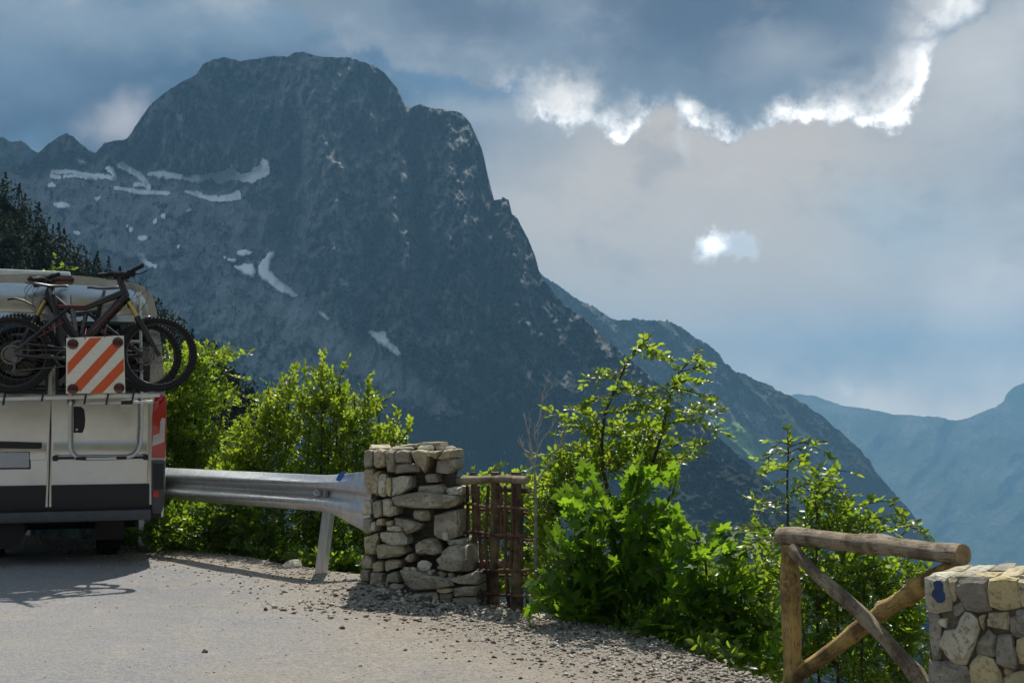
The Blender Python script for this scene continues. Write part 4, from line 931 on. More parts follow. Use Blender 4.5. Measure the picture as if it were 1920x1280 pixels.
# half outline of the tail, right side, bottom to top, mirrored about the seam
half = [vl(306, 968), vl(310, 900), vl(311, 800), vl(309, 720), vl(303, 660), vl(297, 610), vl(292, 578), vl(286, 556), vl(276, 542), vl(258, 532), vl(220, 525), vl(160, 518), vl(95, 513)]
out = half + [mir(p) for p in half[-2::-1]]
SEC = [(0.0, 1.0, 0.0), (.05, 1.006, .004), (.3, 1.01, .008), (2.5, 1.01, .01), (3.6, 1.0, .0), (4.15, .985, -.03)]
b = MB(); vs = []; n = len(out)
for y, sc, dz in SEC:
    for p in out: vs.append((XM + (p.x - XM) * sc, y, p.z + dz * (p.z > 1.5)))
# bonnet and nose
for y, top, sc in ((4.75, 1.75, .96), (5.05, 1.25, .95), (5.55, 1.05, .88), (5.75, .8, .8)):
    for p in out: vs.append((XM + (p.x - XM) * sc, y, min(p.z, top) if p.z > .5 else p.z))
fs = [(i * n + k, i * n + (k + 1) % n, (i + 1) * n + (k + 1) % n, (i + 1) * n + k) for i in range(len(SEC) + 3) for k in range(n)]
fs.append(tuple(range(n - 1, -1, -1))); fs.append(tuple((len(SEC) + 3) * n + k for k in range(n)))
b.add(vs, fs); body = b.build('body', M_paint, van, smooth=True, angle=28)
def plate(name, pts, th, mat, parent=van, bevel=.006, smooth=True):
    """panel from an outline in van coordinates, th metres proud towards the viewer"""
    q = MB(); q.prism(pts, th, (0, -1, 0)); return q.build(name, mat, parent, smooth=smooth, bevel=bevel)
G = .006
sx = Vector((G, 0, 0))
dr = [vl(95, 937) + sx, vl(274, 934), vl(279, 860), vl(281, 745), vl(283, 640), vl(281, 596), vl(275, 566), vl(266, 552), vl(245, 543), vl(180, 536), vl(95, 532) + sx]
low_z = vl(95, 906).z
M_panel = M_paint
dl = [mir(p) for p in dr]
door_r = plate('door', dr, .018, M_paint, bevel=.008); door_l = plate('door', dl[::-1], .018, M_paint, bevel=.008)
def panel(ptsR, name, mat, th, base=.018, both=True, bevel=.006, seal=False):
    for k in ((0, 1) if both else (0,)):
        pp = [Vector((p.x, -base, p.z)) for p in ptsR]
        if k: pp = [mir(p) for p in pp][::-1]
        plate(name, pp, th, mat, door_l if k else door_r, bevel)
# the window: dark glass on a black surround; silver panel above it; groove lines
win = [vl(104, 740), vl(278, 736), vl(281, 700), vl(280, 604), vl(104, 602)]
panel(win, 'window_surround', M_black, .006); 
gl = [vl(110, 734), vl(273, 731), vl(275, 700), vl(274, 610), vl(110, 608)]
panel([Vector((p.x, 0, p.z)) for p in gl], 'window', M_glass, .004, .024)
upp = [vl(103, 590), vl(276, 591), vl(271, 566), vl(262, 556), vl(240, 548), vl(103, 540)]
panel(upp, 'upper_panel', M_paint, .010, bevel=.012)
mid = [vl(100, 893), vl(272, 893), vl(275, 834), vl(277, 756), vl(100, 756)]
wais = [vl(100, 862), vl(274, 861), vl(276, 826), vl(100, 828)]
panel(wais, 'waist_moulding', M_paint, .016, bevel=.012)
clad = [vl(95, 957) + sx, vl(280, 954), vl(280, 906), vl(95, 909) + sx]
panel(clad, 'door_cladding', M_black, .016)
b = MB()
for z in (vl(95, 533).z, ): pass
b.box((XM, -.006, (vl(95, 532).z + vl(95, 950).z) / 2), (.010, .016, vl(95, 532).z - vl(95, 950).z)); b.build('door_seam', M_seal, van)
# handle recess, number plate and its lamp strip
hp = [vl(138, 762), vl(152, 762), vl(158, 768), vl(160, 785), vl(159, 800), vl(155, 811), vl(138, 811)]
plate('handle', [Vector((p.x, -.018, p.z)) for p in hp[::-1]], .012, M_black, door_r)
b = MB(); q = vl(144, 805); b.disc((q.x, -.030, q.z), (0, -1, 0), .010, .004, 14); b.build('lock', M_alu, door_r)
st = [vl(78, 840), vl(80, 832), vl(76, 828)]; xl = 2 * XM - st[1].x
pp = [vl(76, 841), vl(79, 838), vl(79, 829), vl(-60, 826), vl(-60, 839)]
plate('plate_lamp_strip', [Vector((p.x, -.018, p.z)) for p in pp], .03, M_black, door_l)
pp = [vl(58, 879), vl(58, 845), vl(-60, 846), vl(-60, 880)]
pf = plate('number_plate_frame', [Vector((p.x, -.018, p.z)) for p in pp], .016, M_black, door_l)
pp = [vl(55, 876), vl(55, 848), vl(-57, 849), vl(-57, 877)]
plate('number_plate', [Vector((p.x, -.034, p.z)) for p in pp], .004, M_plate, door_l, .003)
# tail lights, corner posts, bumper
def corner(ptsR, name, mat, th, base=0.0, bevel=.01):
    for k in (0, 1):
        pp = [Vector((p.x, -base, p.z)) for p in ptsR]; 
        if k: pp = [mir(p) for p in pp][::-1]
        yield plate(name, pp, th, mat, van, bevel)
tl_ = [vl(284, 858), vl(309, 858), vl(312, 800), vl(312, 742), vl(290, 742), vl(285, 780)]
for k, o in enumerate(corner(tl_, 'tail_light', M_red, .035)):
    w = [vl(285, 836), vl(308, 828), vl(310, 784), vl(303, 783), vl(300, 790), vl(299, 812), vl(287, 816)]
    pp = [Vector((p.x, -.035, p.z)) for p in w]; pp = [mir(p) for p in pp][::-1] if k else pp
    plate('reversing_lens', pp, .004, M_white, o, .002)
cp = [vl(284, 962), vl(302, 962), vl(308, 945), vl(310, 862), vl(284, 862)]
for k, o in enumerate(corner(cp, 'corner_post', M_bump, .05, bevel=.016)):
    w = [vl(287, 931), vl(297, 931), vl(297, 920), vl(287, 920)]
    pp = [Vector((p.x, -.05, p.z)) for p in w]; pp = [mir(p) for p in pp][::-1] if k else pp
    plate('reflector', pp, .006, simple('red_reflector', (.5, .03, .012), .25), o, .002)
    w = [vl(287, 916), vl(305, 916), vl(306, 868), vl(287, 868)]; pp = [Vector((p.x, -.05, p.z)) for p in w]; pp = [mir(p) for p in pp][::-1] if k else pp
    plate('vent_panel', pp, .004, M_black, o, .004)
bp = [vl(282, 972), vl(283, 953)]; bp = bp + [mir(p) for p in bp[::-1]]
q = MB(); q.prism([Vector((p.x, .02, p.z)) for p in bp], .15, (0, -1, 0)); q.build('bumper', M_bump, van, smooth=True, bevel=.02)
q = MB(); q.box((XM, .05, vl(95, 962).z), (2 * abs(XM) - .06, .12, .12), None, .01); q.build('lower_sill', M_black, van)
q = MB(); q.box((XM - .1, .9, .47), (1.3, 1.7, .10)); q.box((XM, 3.0, .47), (1.4, 2.6, .12)); q.tube([(XM - .35, -.02, .36), (XM - .35, .5, .37)], .16, 12); q.build('underbody', M_seal, van)
q = MB(); q.tube([(XM - .8, .98, .33), (XM + .8, .98, .33)], .045, 10); q.tube([(XM + .35, .0, .34), (XM + .35, 1.2, .36)], .03, 10); q.build('axle', M_seal, van)
# third brake light, roof hatch, roof rack rail
bl = [vl(56, 532), vl(50, 524), vl(56, 517), vl(134, 517), vl(140, 524), vl(136, 533)]
plate('brake_light', [Vector((p.x, .01, p.z)) for p in bl], .045, M_dred, van, .008)
q = MB(); q.box((XM - .35, .8, vl(95, 513).z + .045), (.95, .75, .07), None, .02); q.build('roof_hatch', M_alu, van)
# wheels
def van_wheel(x, y, side):
    w = empty('wheel'); w.parent = van; w.location = (x, y, .335)
    q = MB(); q.torus((0, 0, 0), (1, 0, 0), .235, .10, 36, 10, .125)
    for i in range(36):
        a = 2 * math.pi * i / 36; c = Vector((0, math.cos(a), math.sin(a))) * .331
        for s_ in (-.06, 0, .06): q.box(c + Vector((s_, 0, 0)), (.045, .035, .012), Matrix.Rotation(a - math.pi / 2, 3, 'X'))
    q.build('tyre', M_rubber, w, smooth=True)
    q = MB(); q.disc((-.09, 0, 0), (1, 0, 0), .2, .18, 28); q.disc((.085 * side, 0, 0), (side, 0, 0), .07, .03, 16); q.build('rim', M_alu, w, smooth=True, bevel=.01)
    q = MB(); q.box((0, -.42, .02), (.27, .012, .30), None, .004); q.build('mud_flap', M_black, w)
for s_, x in ((1, vl(206, 1000).x), (-1, 2 * XM - vl(206, 1000).x)):
    van_wheel(x, .98, s_); van_wheel(x, 4.6, s_)

# ---------------- bike carrier on the doors
def vthing(name, label, cat, group=None):
    return thing(name, label, cat, tuple(VO), VT, group)
rack = vthing('bike_carrier', 'white aluminium bike carrier hung on the rear doors of the van', 'bike rack')
NEAR, FARB = .60, .34
for off in (NEAR, FARB):
    q = MB(); a = vl(-120, 751, off); c = vl(300, 741, off); d = c - a
    q.box((a + c) / 2, (d.length, .05, .030), Matrix.Rotation(-math.atan2(d.z, d.x), 3, 'Y'), .006); q.build('wheel_rail', M_alu, rack, smooth=True)
def vpath(pp, off): return [vl(x, y, off) for x, y in pp]
q = MB(); q.tube(vpath([(132, 745), (131, 800), (131, 836), (134, 849), (142, 857), (155, 860), (200, 860), (236, 858), (250, 854), (259, 845), (264, 830), (266, 800), (266, 745)], .10), .0155, 12); q.build('lower_frame', M_alu, rack, smooth=True)
q = MB()
for x in (132, 266):
    q.tube([vl(x, 752, .10), vl(x, 756, NEAR + .05)], .014, 10); q.tube([vl(x, 745, .10), vl(x - 2, 640, .12), vl(x - 4, 548, .10)], .0145, 10)
q.tube(vpath([(128, 640), (262, 640)], .12), .0145, 10); q.build('upper_frame', M_alu, rack, smooth=True)
q = MB(); q.tube(vpath([(160, 756), (286, 753)], NEAR - .02), .015, 12); q.build('rail_tube', M_alu, rack, smooth=True)
q = MB(); a = vl(98, 859, .06); c = vl(278, 857, .06); q.box((a + c) / 2, ((c - a).length, .03, .034), None, .004); cb = q.build('cross_bar', M_black, rack)
for z in (.018, -.014):
    q = MB(); q.box(((a + c) / 2) + Vector((0, -.017, z)), ((c - a).length * .93, .008, .007)); q.build('bar_strip', M_alu, cb)
q = MB()
for x, y in ((152, 859), (228, 858)): q.box(vl(x, y, .10), (.09, .05, .03), None, .006)
for x, y in ((104, 859), (273, 857)): q.box(vl(x, y, .07), (.045, .05, .05), None, .008)
for x in (132, 266): q.box(vl(x, 753, .10), (.05, .06, .04), None, .006)
q.build('bracket', M_black, rack)
for x, y, h in ((80, 744, 16), (160, 747, 22), (201, 748, 22), (250, 739, 22), (8, 748, 22)):
    q = MB(); c = vl(x, y, NEAR); q.box(c, (.016, .075, h / 210), Matrix.Rotation(.15, 3, 'Y'), .003); q.build('strap', M_black, rack)
q = MB(); c = vl(238, 754, NEAR - .02); q.tube([c - Vector((.05, 0, 0)), c + Vector((.05, 0, 0))], .019, 12); q.build('foam_sleeve', M_black, rack)

# ---------------- bicycles
M_bf = simple('black_bike_frame', (.006, .004, .0045), .3, noise=.2, nscale=10, Coat_Weight=.3)
M_bred = simple('red_trim', (.30, .02, .025), .3)
M_gold = simple('gold_stanchion', (.50, .38, .12), .28, metal=.9)
M_steel = simple('bike_steel', (.16, .16, .165), .35, metal=.9)
M_rim = simple('black_rim', (.02, .02, .022), .3, Coat_Weight=.4)
M_saddle = simple('saddle_vinyl', (.03, .03, .032), .35)
YA = Vector((0, 1, 0))
def wheel(parent, c, r, disc=True, cog=False):
    w = empty('wheel', tuple(c)); w.parent = parent
    q = MB(); tr = .027; R = r - tr; q.torus((0, 0, 0), YA, R, tr, 56, 8, .026)
    for i in range(66):
        a = 2 * math.pi * i / 66
        for s_ in (-.012, .012): q.box(Vector((math.cos(a), 0, math.sin(a))) * (r + .001) + Vector((0, s_ * (1 if i % 2 else .6), 0)), (.008, .012, .017), Matrix.Rotation(-a, 3, 'Y'))
    q.build('tyre', M_rubber, w, smooth=True)
    q = MB(); q.torus((0, 0, 0), YA, R - .031, .011, 56, 6, .013); q.build('rim', M_rim, w, smooth=True)
    q = MB()
    for i in range(28):
        a = 2 * math.pi * i / 28; b_ = a + (.5 if i % 2 else -.5); s_ = .025 if i % 4 < 2 else -.025
        q.tube([Vector((math.cos(b_) * .022, s_, math.sin(b_) * .022)), Vector((math.cos(a), 0, math.sin(a))) * (R - .035)], 0.0008, 4, False)
    q.build('spokes', M_steel, w)
    q = MB(); q.disc((0, -.045, 0), YA, .020, .09, 14); q.build('hub', M_rim, w, smooth=True)
    if disc:
        q = MB(); q.torus((0, -.034, 0), YA, .078, .009, 32, 4, .001)
        for i in range(6):
            a = 2 * math.pi * i / 6; q.tube([(math.cos(a) * .02, -.034, math.sin(a) * .02), (math.cos(a + .4) * .072, -.034, math.sin(a + .4) * .072)], .003, 4)
        q.build('brake_disc', M_steel, w)
    if cog:
        q = MB()
        for i, cr in enumerate((.058, .050, .043, .036, .029, .022)): q.disc((0, -.052 - i * .004, 0), YA, cr, .002, 26)
        q.build('cassette', M_steel, w)
    return w
def bicycle(label, off, K, gold, trim):
    bk = vthing('bicycle', label, 'bicycle', 'mountain bikes on the carrier')
    g = {k: vl(*v, off) for k, v in K.items() if k not in ('r', 'rf')}
    sgn = 1 if g['front'].x > g['rear'].x else -1
    wheel(bk, g['rear'], K['r'], True, True); wheel(bk, g['front'], K.get('rf', K['r']), True)
    q = MB()
    q.tube([g['head0'], g['head1']], [.030, .034], 12); q.tube([g['seat1'], g['bb']], [.023, .028], 12)
    q.tube([g['head1'].lerp(g['head0'], .25), g['mid'], g['seat2']], [.032, .026, .022], 12); q.tube([g['head1'], g['bb'].lerp(g['head1'], .5) + Vector((0, 0, -.01)), g['bb']], [.044, .042, .040], 12)
    for s_ in (-.055, .055):
        y = Vector((0, s_, 0)); q.tube([g['bb'] + y * .6, g['rear'] + y], [.017, .014], 8); q.tube([g['rear'] + y, g['mid'].lerp(g['seat2'], .6) + y * .5], [.013, .016], 8)
        q.tube([g['rear'] + y + Vector((sgn * .10, 0, .10)), g['bb'] + y * .6 + Vector((0, 0, .09))], .010, 8)
    q.tube([g['bb'] - YA * .04, g['bb'] + YA * .04], .027, 12); q.build('frame', M_bf, bk, smooth=True)
    q = MB(); a = g['seat2'].lerp(g['mid'], .5); c = g['bb'].lerp(g['mid'], .55); q.tube([a, c], [.022, .016], 10); q.torus(a.lerp(c, .4), (c - a), .028, .006, 16, 6); q.build('shock', M_steel, bk, smooth=True)
    u = Vector((0, -.027, .016))
    for p0, p1 in ((g['mid'] + u, g['seat2'] + u), (g['head1'].lerp(g['bb'], .1) - YA * .044, g['head1'].lerp(g['bb'], .55) - YA * .043), (g['rear'].lerp(g['mid'], .35) - YA * .05, g['rear'].lerp(g['mid'], .7) - YA * .035)):
        q = MB(); q.tube([p0, p1], .004, 6); q.build('frame_stripe', trim, bk)
    # fork
    f = MB(); cr = g['crown']; fa = (g['front'] - cr).normalized()
    f.tube([g['head0'] + Vector((0, 0, .02)), g['head1'], cr], .024, 10); f.box(cr, (.05, .14, .045), None, .012)
    for s_ in (-.062, .062):
        y = Vector((0, s_, 0)); f.tube([cr + y + fa * .12, g['front'] + y], [.026, .017], 10)
    f.torus(cr + fa * .17 + Vector((sgn * .04, 0, .02)), fa, .06, .011, 16, 6); fk = f.build('fork', M_bf, bk, smooth=True)
    for s_ in (-.062, .062):
        q = MB(); y = Vector((0, s_, 0)); q.tube([cr + y - fa * .03, cr + y + fa * .14], .0165, 12); q.build('stanchion', gold, fk, smooth=True)
    # saddle
    q = MB(); q.tube([g['seat1'].lerp(g['bb'], .15), g['seat'] - Vector((0, 0, .02))], .0145, 10); q.build('seat_post', M_steel, bk, smooth=True)
    S = g['seat']; vs = []; prof = [(-.13, .035, .012), (-.12, .070, .016), (-.07, .072, .010), (0, .045, .0), (.06, .024, .0), (.12, .018, .004), (.15, .006, .0)]
    for x, w, h in prof:
        for k in range(8):
            a = math.pi * k / 7; vs.append(S + Vector((x * sgn, -math.cos(a) * w, math.sin(a) * .022 + h - .008)))
    fs = [(i * 8 + k, i * 8 + k + 1, (i + 1) * 8 + k + 1, (i + 1) * 8 + k) for i in range(6) for k in range(7)] + [(i * 8, (i + 1) * 8, (i + 1) * 8 + 7, i * 8 + 7) for i in range(6)] + [tuple(range(7, -1, -1)), tuple(48 + k for k in range(8))]
    q = MB().add(vs, fs); q.build('saddle', M_saddle, bk, smooth=True, angle=60)
    # handlebar, turned to lie along the van
    H = g['bar']; q = MB(); q.tube([g['head0'], g['head0'].lerp(H, .6), H], .018, 10)
    b0 = g['bar0'] + YA * .05; b1 = g['bar1'] - YA * .16
    q.tube([b0, H.lerp(b0, .55) + Vector((0, 0, .012)), H + Vector((0, 0, -.004)), H.lerp(b1, .4) + Vector((0, 0, .012)), b1], .0145, 10); hb = q.build('handlebar', M_bf, bk, smooth=True)
    for e, o_ in ((b0, H), (b1, H)):
        d = (o_ - e).normalized(); q = MB(); q.tube([e - d * .015, e + d * .12], .019, 10, True, .06); q.build('grip', M_rubber, hb, smooth=True)
        q = MB(); m0 = e + d * .15; q.box(m0 - Vector((0, 0, .022)), (.075, .06, .06), None, .015); q.box(m0 + d * .06 - Vector((0, 0, .03)), (.05, .05, .05), None, .015); q.tube([m0 + Vector((0, 0, -.03)), m0 - d * .08 + Vector((sgn * .04, 0, -.045)), m0 - d * .15 + Vector((sgn * .055, 0, -.035))], .006, 8); q.build('brake_lever', M_rubber, hb, smooth=True)
    for k in range(4):
        q = MB(); a = H.lerp((b0, b1)[k % 2], .35); e = (g['crown'] - YA * .06 + fa * .1) if k < 2 else g['head1'].lerp(g['bb'], .12); sag = Vector((sgn * (.09 + .03 * k), -.02 * k, -.02))
        pts = [a.lerp(e, s_) + sag * math.sin(math.pi * s_) for s_ in (0, .15, .3, .5, .7, .85, 1)]; q.tube(pts, .0026, 6); q.build('cable', M_black, hb, smooth=True)
    # drive train
    q = MB(); q.torus(g['bb'] - YA * .05, YA, .072, .006, 32, 4, .002); q.tube([g['bb'] - YA * .062, g['bb'] - YA * .062 + Vector((-.16, 0, .02))], .011, 8); q.tube([g['bb'] + YA * .062, g['bb'] + YA * .062 - Vector((-.16, 0, .02))], .011, 8); ck = q.build('crank', M_rim, bk, smooth=True)
    for s_ in (-1, 1):
        q = MB(); q.box(g['bb'] + Vector((.16 * s_, s_ * .105, -.02 * s_)), (.095, .09, .018), None, .004); q.build('pedal', M_rim, ck)
    q = MB(); y = -YA * .052; q.tube([g['bb'] + y + Vector((0, 0, .072)), g['rear'] + y + Vector((0, 0, .04))], .0035, 6)
    dr_ = g['rear'] + y + Vector((sgn * .03, 0, -.14)); q.tube([g['bb'] + y - Vector((0, 0, .072)), dr_, g['rear'] + y + Vector((sgn * .045, 0, -.07))], .0035, 6); q.build('chain', M_steel, bk)
    q = MB(); q.box(g['rear'] + y * 1.3 + Vector((sgn * .03, 0, -.045)), (.05, .03, .05), None, .01); q.tube([g['rear'] + y * 1.3 + Vector((sgn * .03, 0, -.05)), dr_ + y * .3], .010, 8); q.torus(dr_, YA, .018, .005, 14, 5); q.build('derailleur', M_steel, bk, smooth=True)
    return bk
b1 = bicycle('black and dark red full-suspension bike in front, its handlebar at the right end', NEAR,
        dict(rear=(22, 665), front=(297, 664), bb=(122, 672), seat=(93, 536), seat1=(99, 552), seat2=(109, 576), mid=(160, 577), head0=(224, 522), head1=(237, 556), crown=(244, 572), bar=(240, 511), bar0=(188, 514), bar1=(264, 503), r=.338), M_gold, M_bred)
b2 = bicycle('black full-suspension bike behind, against the van, its handlebar at the left end', FARB,
        dict(rear=(272, 668), front=(36, 656), bb=(170, 668), seat=(196, 541), seat1=(190, 560), seat2=(183, 585), mid=(140, 590), head0=(98, 532), head1=(88, 556), crown=(82, 570), bar=(84, 522), bar0=(108, 513), bar1=(62, 527), r=.325), M_gold, M_bf)
q = MB(); pts = vpath([(14, 562), (28, 560), (45, 564), (60, 572), (66, 578)], FARB); vs = []
for p in pts:
    for k in range(7):
        a = math.pi * k / 6; vs.append(p + Vector((0, -math.cos(a) * .035, math.sin(a) * .012)))
q.add(vs, [(i * 7 + k, i * 7 + k + 1, (i + 1) * 7 + k + 1, (i + 1) * 7 + k) for i in range(4) for k in range(6)]); mg = q.build('mudguard', M_black, b2, smooth=True)
mg.modifiers.new('thick', 'SOLIDIFY').thickness = .004

# ---------------- striped warning panel
M_pw = simple('panel_white', (.74, .71, .60), .45, noise=.06, nscale=30); M_po = simple('panel_orange', (.66, .10, .022), .42, noise=.08, nscale=30)
sign = vthing('warning_panel', 'square white warning panel with orange diagonal stripes hung behind the bicycles', 'warning sign')
SO = NEAR + .14
def sg(x, y, off=SO): return vl(x / 4.2675, 480 + y / 4.2675, off)
q = MB(); q.prism([sg(*p) for p in ((528, 1100), (1003, 1094), (990, 636), (530, 655))], .012, (0, 1, 0)); q.build('panel', M_pw, sign, smooth=True, bevel=.003)
for poly in ([(720, 655), (818, 651), (541, 950), (540, 856)], [(900, 692), (960, 730), (642, 1085), (582, 1036)], [(989, 815), (993, 916), (820, 1094), (718, 1096)]):
    q = MB(); q.prism([sg(*p) for p in poly], .0015, (0, -1, 0)); q.build('stripe', M_po, sign)
for x, y in ((583, 703), (943, 690), (583, 1064), (953, 1055)):
    q = MB(); q.disc(sg(x, y), (0, -1, 0), .046, .008, 28); q.build('reflector', M_dred, sign, smooth=True, bevel=.002)
for x, y in ((680, 668), (840, 655)):
    q = MB(); q.tube([sg(x, y), sg(x, y - 40), sg(x + 10, y - 90, NEAR)], .004, 6); q.build('tie', M_bred, sign)
# weeds seen over the roof are part of the shrubs behind
# ================================================================== trees and shrubs below the edge
def leaf_mat(name, d0, d1, t0, t1, mixf=.5, rough=.36, spec=.5):
    t = NT(name); tn = t.math('ADD', t.attr('tint'), t.math('MULTIPLY', t.n('ShaderNodeObjectInfo').outputs['Random'], .35))
    f = t.mr(tn, 0, 1); yel = t.mr(t.attr('tint'), 1.1, 1.4); t.set(Base_Color=t.mix(f, d0, d1), Roughness=rough, Specular_IOR_Level=spec)
    tr = t.n('ShaderNodeBsdfTranslucent', {'Color': t.mix(yel, t.mix(f, t0, t1), (.75, .55, .04))})
    mx = t.n('ShaderNodeMixShader', {0: mixf}); t.l(t.b.outputs[0], mx.inputs[1]); t.l(tr.outputs[0], mx.inputs[2]); t.l(mx.outputs[0], t.out.inputs['Surface']); return t.m
M_beech = leaf_mat('beech_leaf', (.024, .060, .008), (.065, .115, .014), (.18, .34, .014), (.46, .62, .04))
M_ash = leaf_mat('ash_leaf', (.03, .07, .008), (.075, .125, .014), (.19, .34, .012), (.46, .60, .035))
M_maple = leaf_mat('maple_leaf', (.024, .066, .010), (.055, .115, .014), (.15, .33, .014), (.34, .56, .025), rough=.5, spec=.3)
M_bark = simple('twig_bark', (.055, .042, .032), .85, noise=.4, nscale=20)
M_dead = simple('dead_twig', (.36, .34, .32), .85, noise=.3, nscale=20)
def nrm(a): return a / np.maximum(np.linalg.norm(a, axis=-1, keepdims=True), 1e-9)
LEAF_V = np.array([(0, 0, 0), (0, .36, -.05), (0, .72, -.04), (0, 1, .0), (-.27, .28, .05), (-.26, .66, .05), (.27, .28, .05), (.26, .66, .05)])
LEAF_F = np.array([(0, 1, 4), (1, 5, 4), (1, 2, 5), (2, 3, 5), (0, 6, 1), (1, 6, 7), (1, 7, 2), (2, 7, 3)])
# five-lobed leaf
_o = [(0, 0), (.10, -.03), (.30, -.08), (.36, .02), (.50, .10), (.36, .20), (.30, .28), (.44, .36), (.58, .56), (.40, .52), (.26, .50), (.20, .56), (.22, .70), (.12, .80), (0, 1.0)]
_o = _o + [(-x, y) for x, y in _o[-2:0:-1]]
MAP_V = np.array([(0, .33, -.03)] + [(x, y, .03 + .10 * (x * x) - .18 * max(0, y - .4) ** 2 - .22 * abs(x) ** 1.5) for x, y in _o])
MAP_F = np.array([(0, 1 + i, 1 + (i + 1) % len(_o)) for i in range(len(_o))])
class Plant:
    dz = 0.0; ks = 1.0; kl = 1.0
    def __init__(s, seed): s.rg = np.random.default_rng(seed); s.P = []; s.D = []; s.N = []; s.S = []; s.T = []; s.seg = []
    def leaves(s, P, D, N, S, T): s.P.append(P); s.D.append(D); s.N.append(N); s.S.append(S); s.T.append(T)
    def spray(s, base, d, L, size, nleaf, tint=.5, flat=.55, ang=.9, kind=None):
        """m sprays at once: base (m,3), direction (m,3), length (m,)"""
        rg = s.rg; m = len(base); up = np.array([0, 0, 1.0]); cam_ = np.array([0, -.35, 0])
        d = nrm(d); pn = nrm(np.tile(up, (m, 1)) + rg.normal(size=(m, 3)) * flat + cam_); pn = nrm(pn - d * (pn * d).sum(1, keepdims=True)); side = np.cross(d, pn)
        k = np.arange(nleaf); t_ = (k + .5) / nleaf
        droop = -np.array([0, 0, 1.0]) * .10
        pos = base[:, None] + d[:, None] * (L[:, None, None] * t_[None, :, None]) + droop * (L[:, None, None] * (t_[None, :, None] ** 2))
        sg_ = np.where(k % 2 == 0, 1.0, -1.0)[None, :, None]
        last = (k == nleaf - 1)[None, :, None]
        dirn = nrm(d[:, None] * np.where(last, 1.0, .62) + side[:, None] * sg_ * np.where(last, .1, ang) + rg.normal(size=(m, nleaf, 3)) * .22)
        nn = nrm(pn[:, None] + rg.normal(size=(m, nleaf, 3)) * .42)
        sz = size * rg.uniform(.65, 1.2, (m, nleaf)) * (1 - .25 * np.abs(t_ - .55))[None]
        ti = np.clip(tint + rg.normal(size=(m, 1)) * .16 + rg.normal(size=(m, nleaf)) * .16 + .12 * t_[None], 0, 1) + (rg.random((m, nleaf)) < .004) * 1.5 * (size < .08)
        s.leaves(pos.reshape(-1, 3), dirn.reshape(-1, 3), nn.reshape(-1, 3), sz.ravel(), ti.ravel())
        e = base + d * L[:, None] + droop * L[:, None]; mid = base + d * L[:, None] * .5 + droop * .25 * L[:, None]
        s.seg.append((base, mid, .0032)); s.seg.append((mid, e, .002))
    def blob(s, cx, cy, rx, ry, depth, rdep, size, lai=2.6, L=.26, nleaf=9, tint=.5, up=.5, flat=.55):
        depth += Plant.dz; size *= Plant.ks; lai *= Plant.kl
        c = np.array(at(cx, cy, depth)[:]); k = depth / F; R = np.array([rx * k, rdep, ry * k])
        m = max(3, int(math.pi * R[0] * R[2] * lai / (nleaf * size * size * .33)))
        v = nrm(s.rg.normal(size=(m, 3))); r = s.rg.random(m)[:, None] ** .42; p = c + v * r * R * .92
        d = v * np.array([1, .8, .7]) + np.array([0, 0, up]) + s.rg.normal(size=(m, 3)) * .45; d = nrm(d)
        Ls = L * s.rg.uniform(.6, 1.2, m); s.spray(p - d * Ls[:, None] * .6, d, Ls, size, nleaf, tint, flat)
    def arm(s, pts, depth, size, step=.05, L=.20, nleaf=6, tint=.55, r=.006, spread=.8, flat=.5):
        """a leafy branch through photo points at a given depth"""
        if isinstance(depth, (int, float)): depth = [depth] * len(pts)
        depth = [d_ + Plant.dz for d_ in depth]; size *= Plant.ks
        W = np.array([at(x, y, d)[:] for (x, y), d in zip(pts, depth)]); L0 = np.concatenate([[0], np.cumsum(np.linalg.norm(np.diff(W, axis=0), axis=1))])
        n = max(3, int(L0[-1] / step)); t_ = np.linspace(0, L0[-1], n); C = np.stack([np.interp(t_, L0, W[:, i]) for i in range(3)], -1); C[:, 1] += .03 * np.sin(np.arange(n) * .9)
        T = nrm(np.gradient(C, axis=0)); rr = np.linspace(r, .002, n)
        for i in range(n - 1): s.seg.append((C[i:i + 1], C[i + 1:i + 2], float(rr[i])))
        m = n; sd = np.cross(T, np.array([0, 0, 1.0])) * np.where(np.arange(n) % 2, 1, -1)[:, None]
        d = T * .7 + sd * spread * s.rg.uniform(.3, 1, (n, 1)) + s.rg.normal(size=(n, 3)) * .28 + np.array([0, 0, .12])
        Ls = L * s.rg.uniform(.55, 1.15, n) * np.linspace(1, .6, n); s.spray(C, d, Ls, size, nleaf, tint, flat); return W
    def build(s, root, mat, V=LEAF_V, Fc=LEAF_F, crown='crown', keep=0, bark=None):
        P = np.concatenate(s.P); D = nrm(np.concatenate(s.D)); N = np.concatenate(s.N); S = np.concatenate(s.S); T = np.concatenate(s.T)
        N = nrm(N - D * (N * D).sum(1, keepdims=True)); Xa = np.cross(D, N); off = np.array(root.location[:])
        order = np.argsort(P[:, 1] - 1.5 * (S / S.max()) * .3); sel = order[:keep]; rest = order[keep:]
        if len(rest):
            p, d, n, x, sz, ti = (a[rest] for a in (P - off, D, N, Xa, S, T))
            Vv = p[:, None] + sz[:, None, None] * (V[None, :, 0:1] * x[:, None] + V[None, :, 1:2] * d[:, None] + V[None, :, 2:3] * n[:, None])
            Ff = Fc[None] + (np.arange(len(rest)) * len(V))[:, None, None]
            o = mesh_obj(crown, Vv.reshape(-1, 3), Ff.reshape(-1, 3), mat, root, True, {'tint': np.repeat(ti, len(V))})
            if keep: o['kind'] = 'stuff'
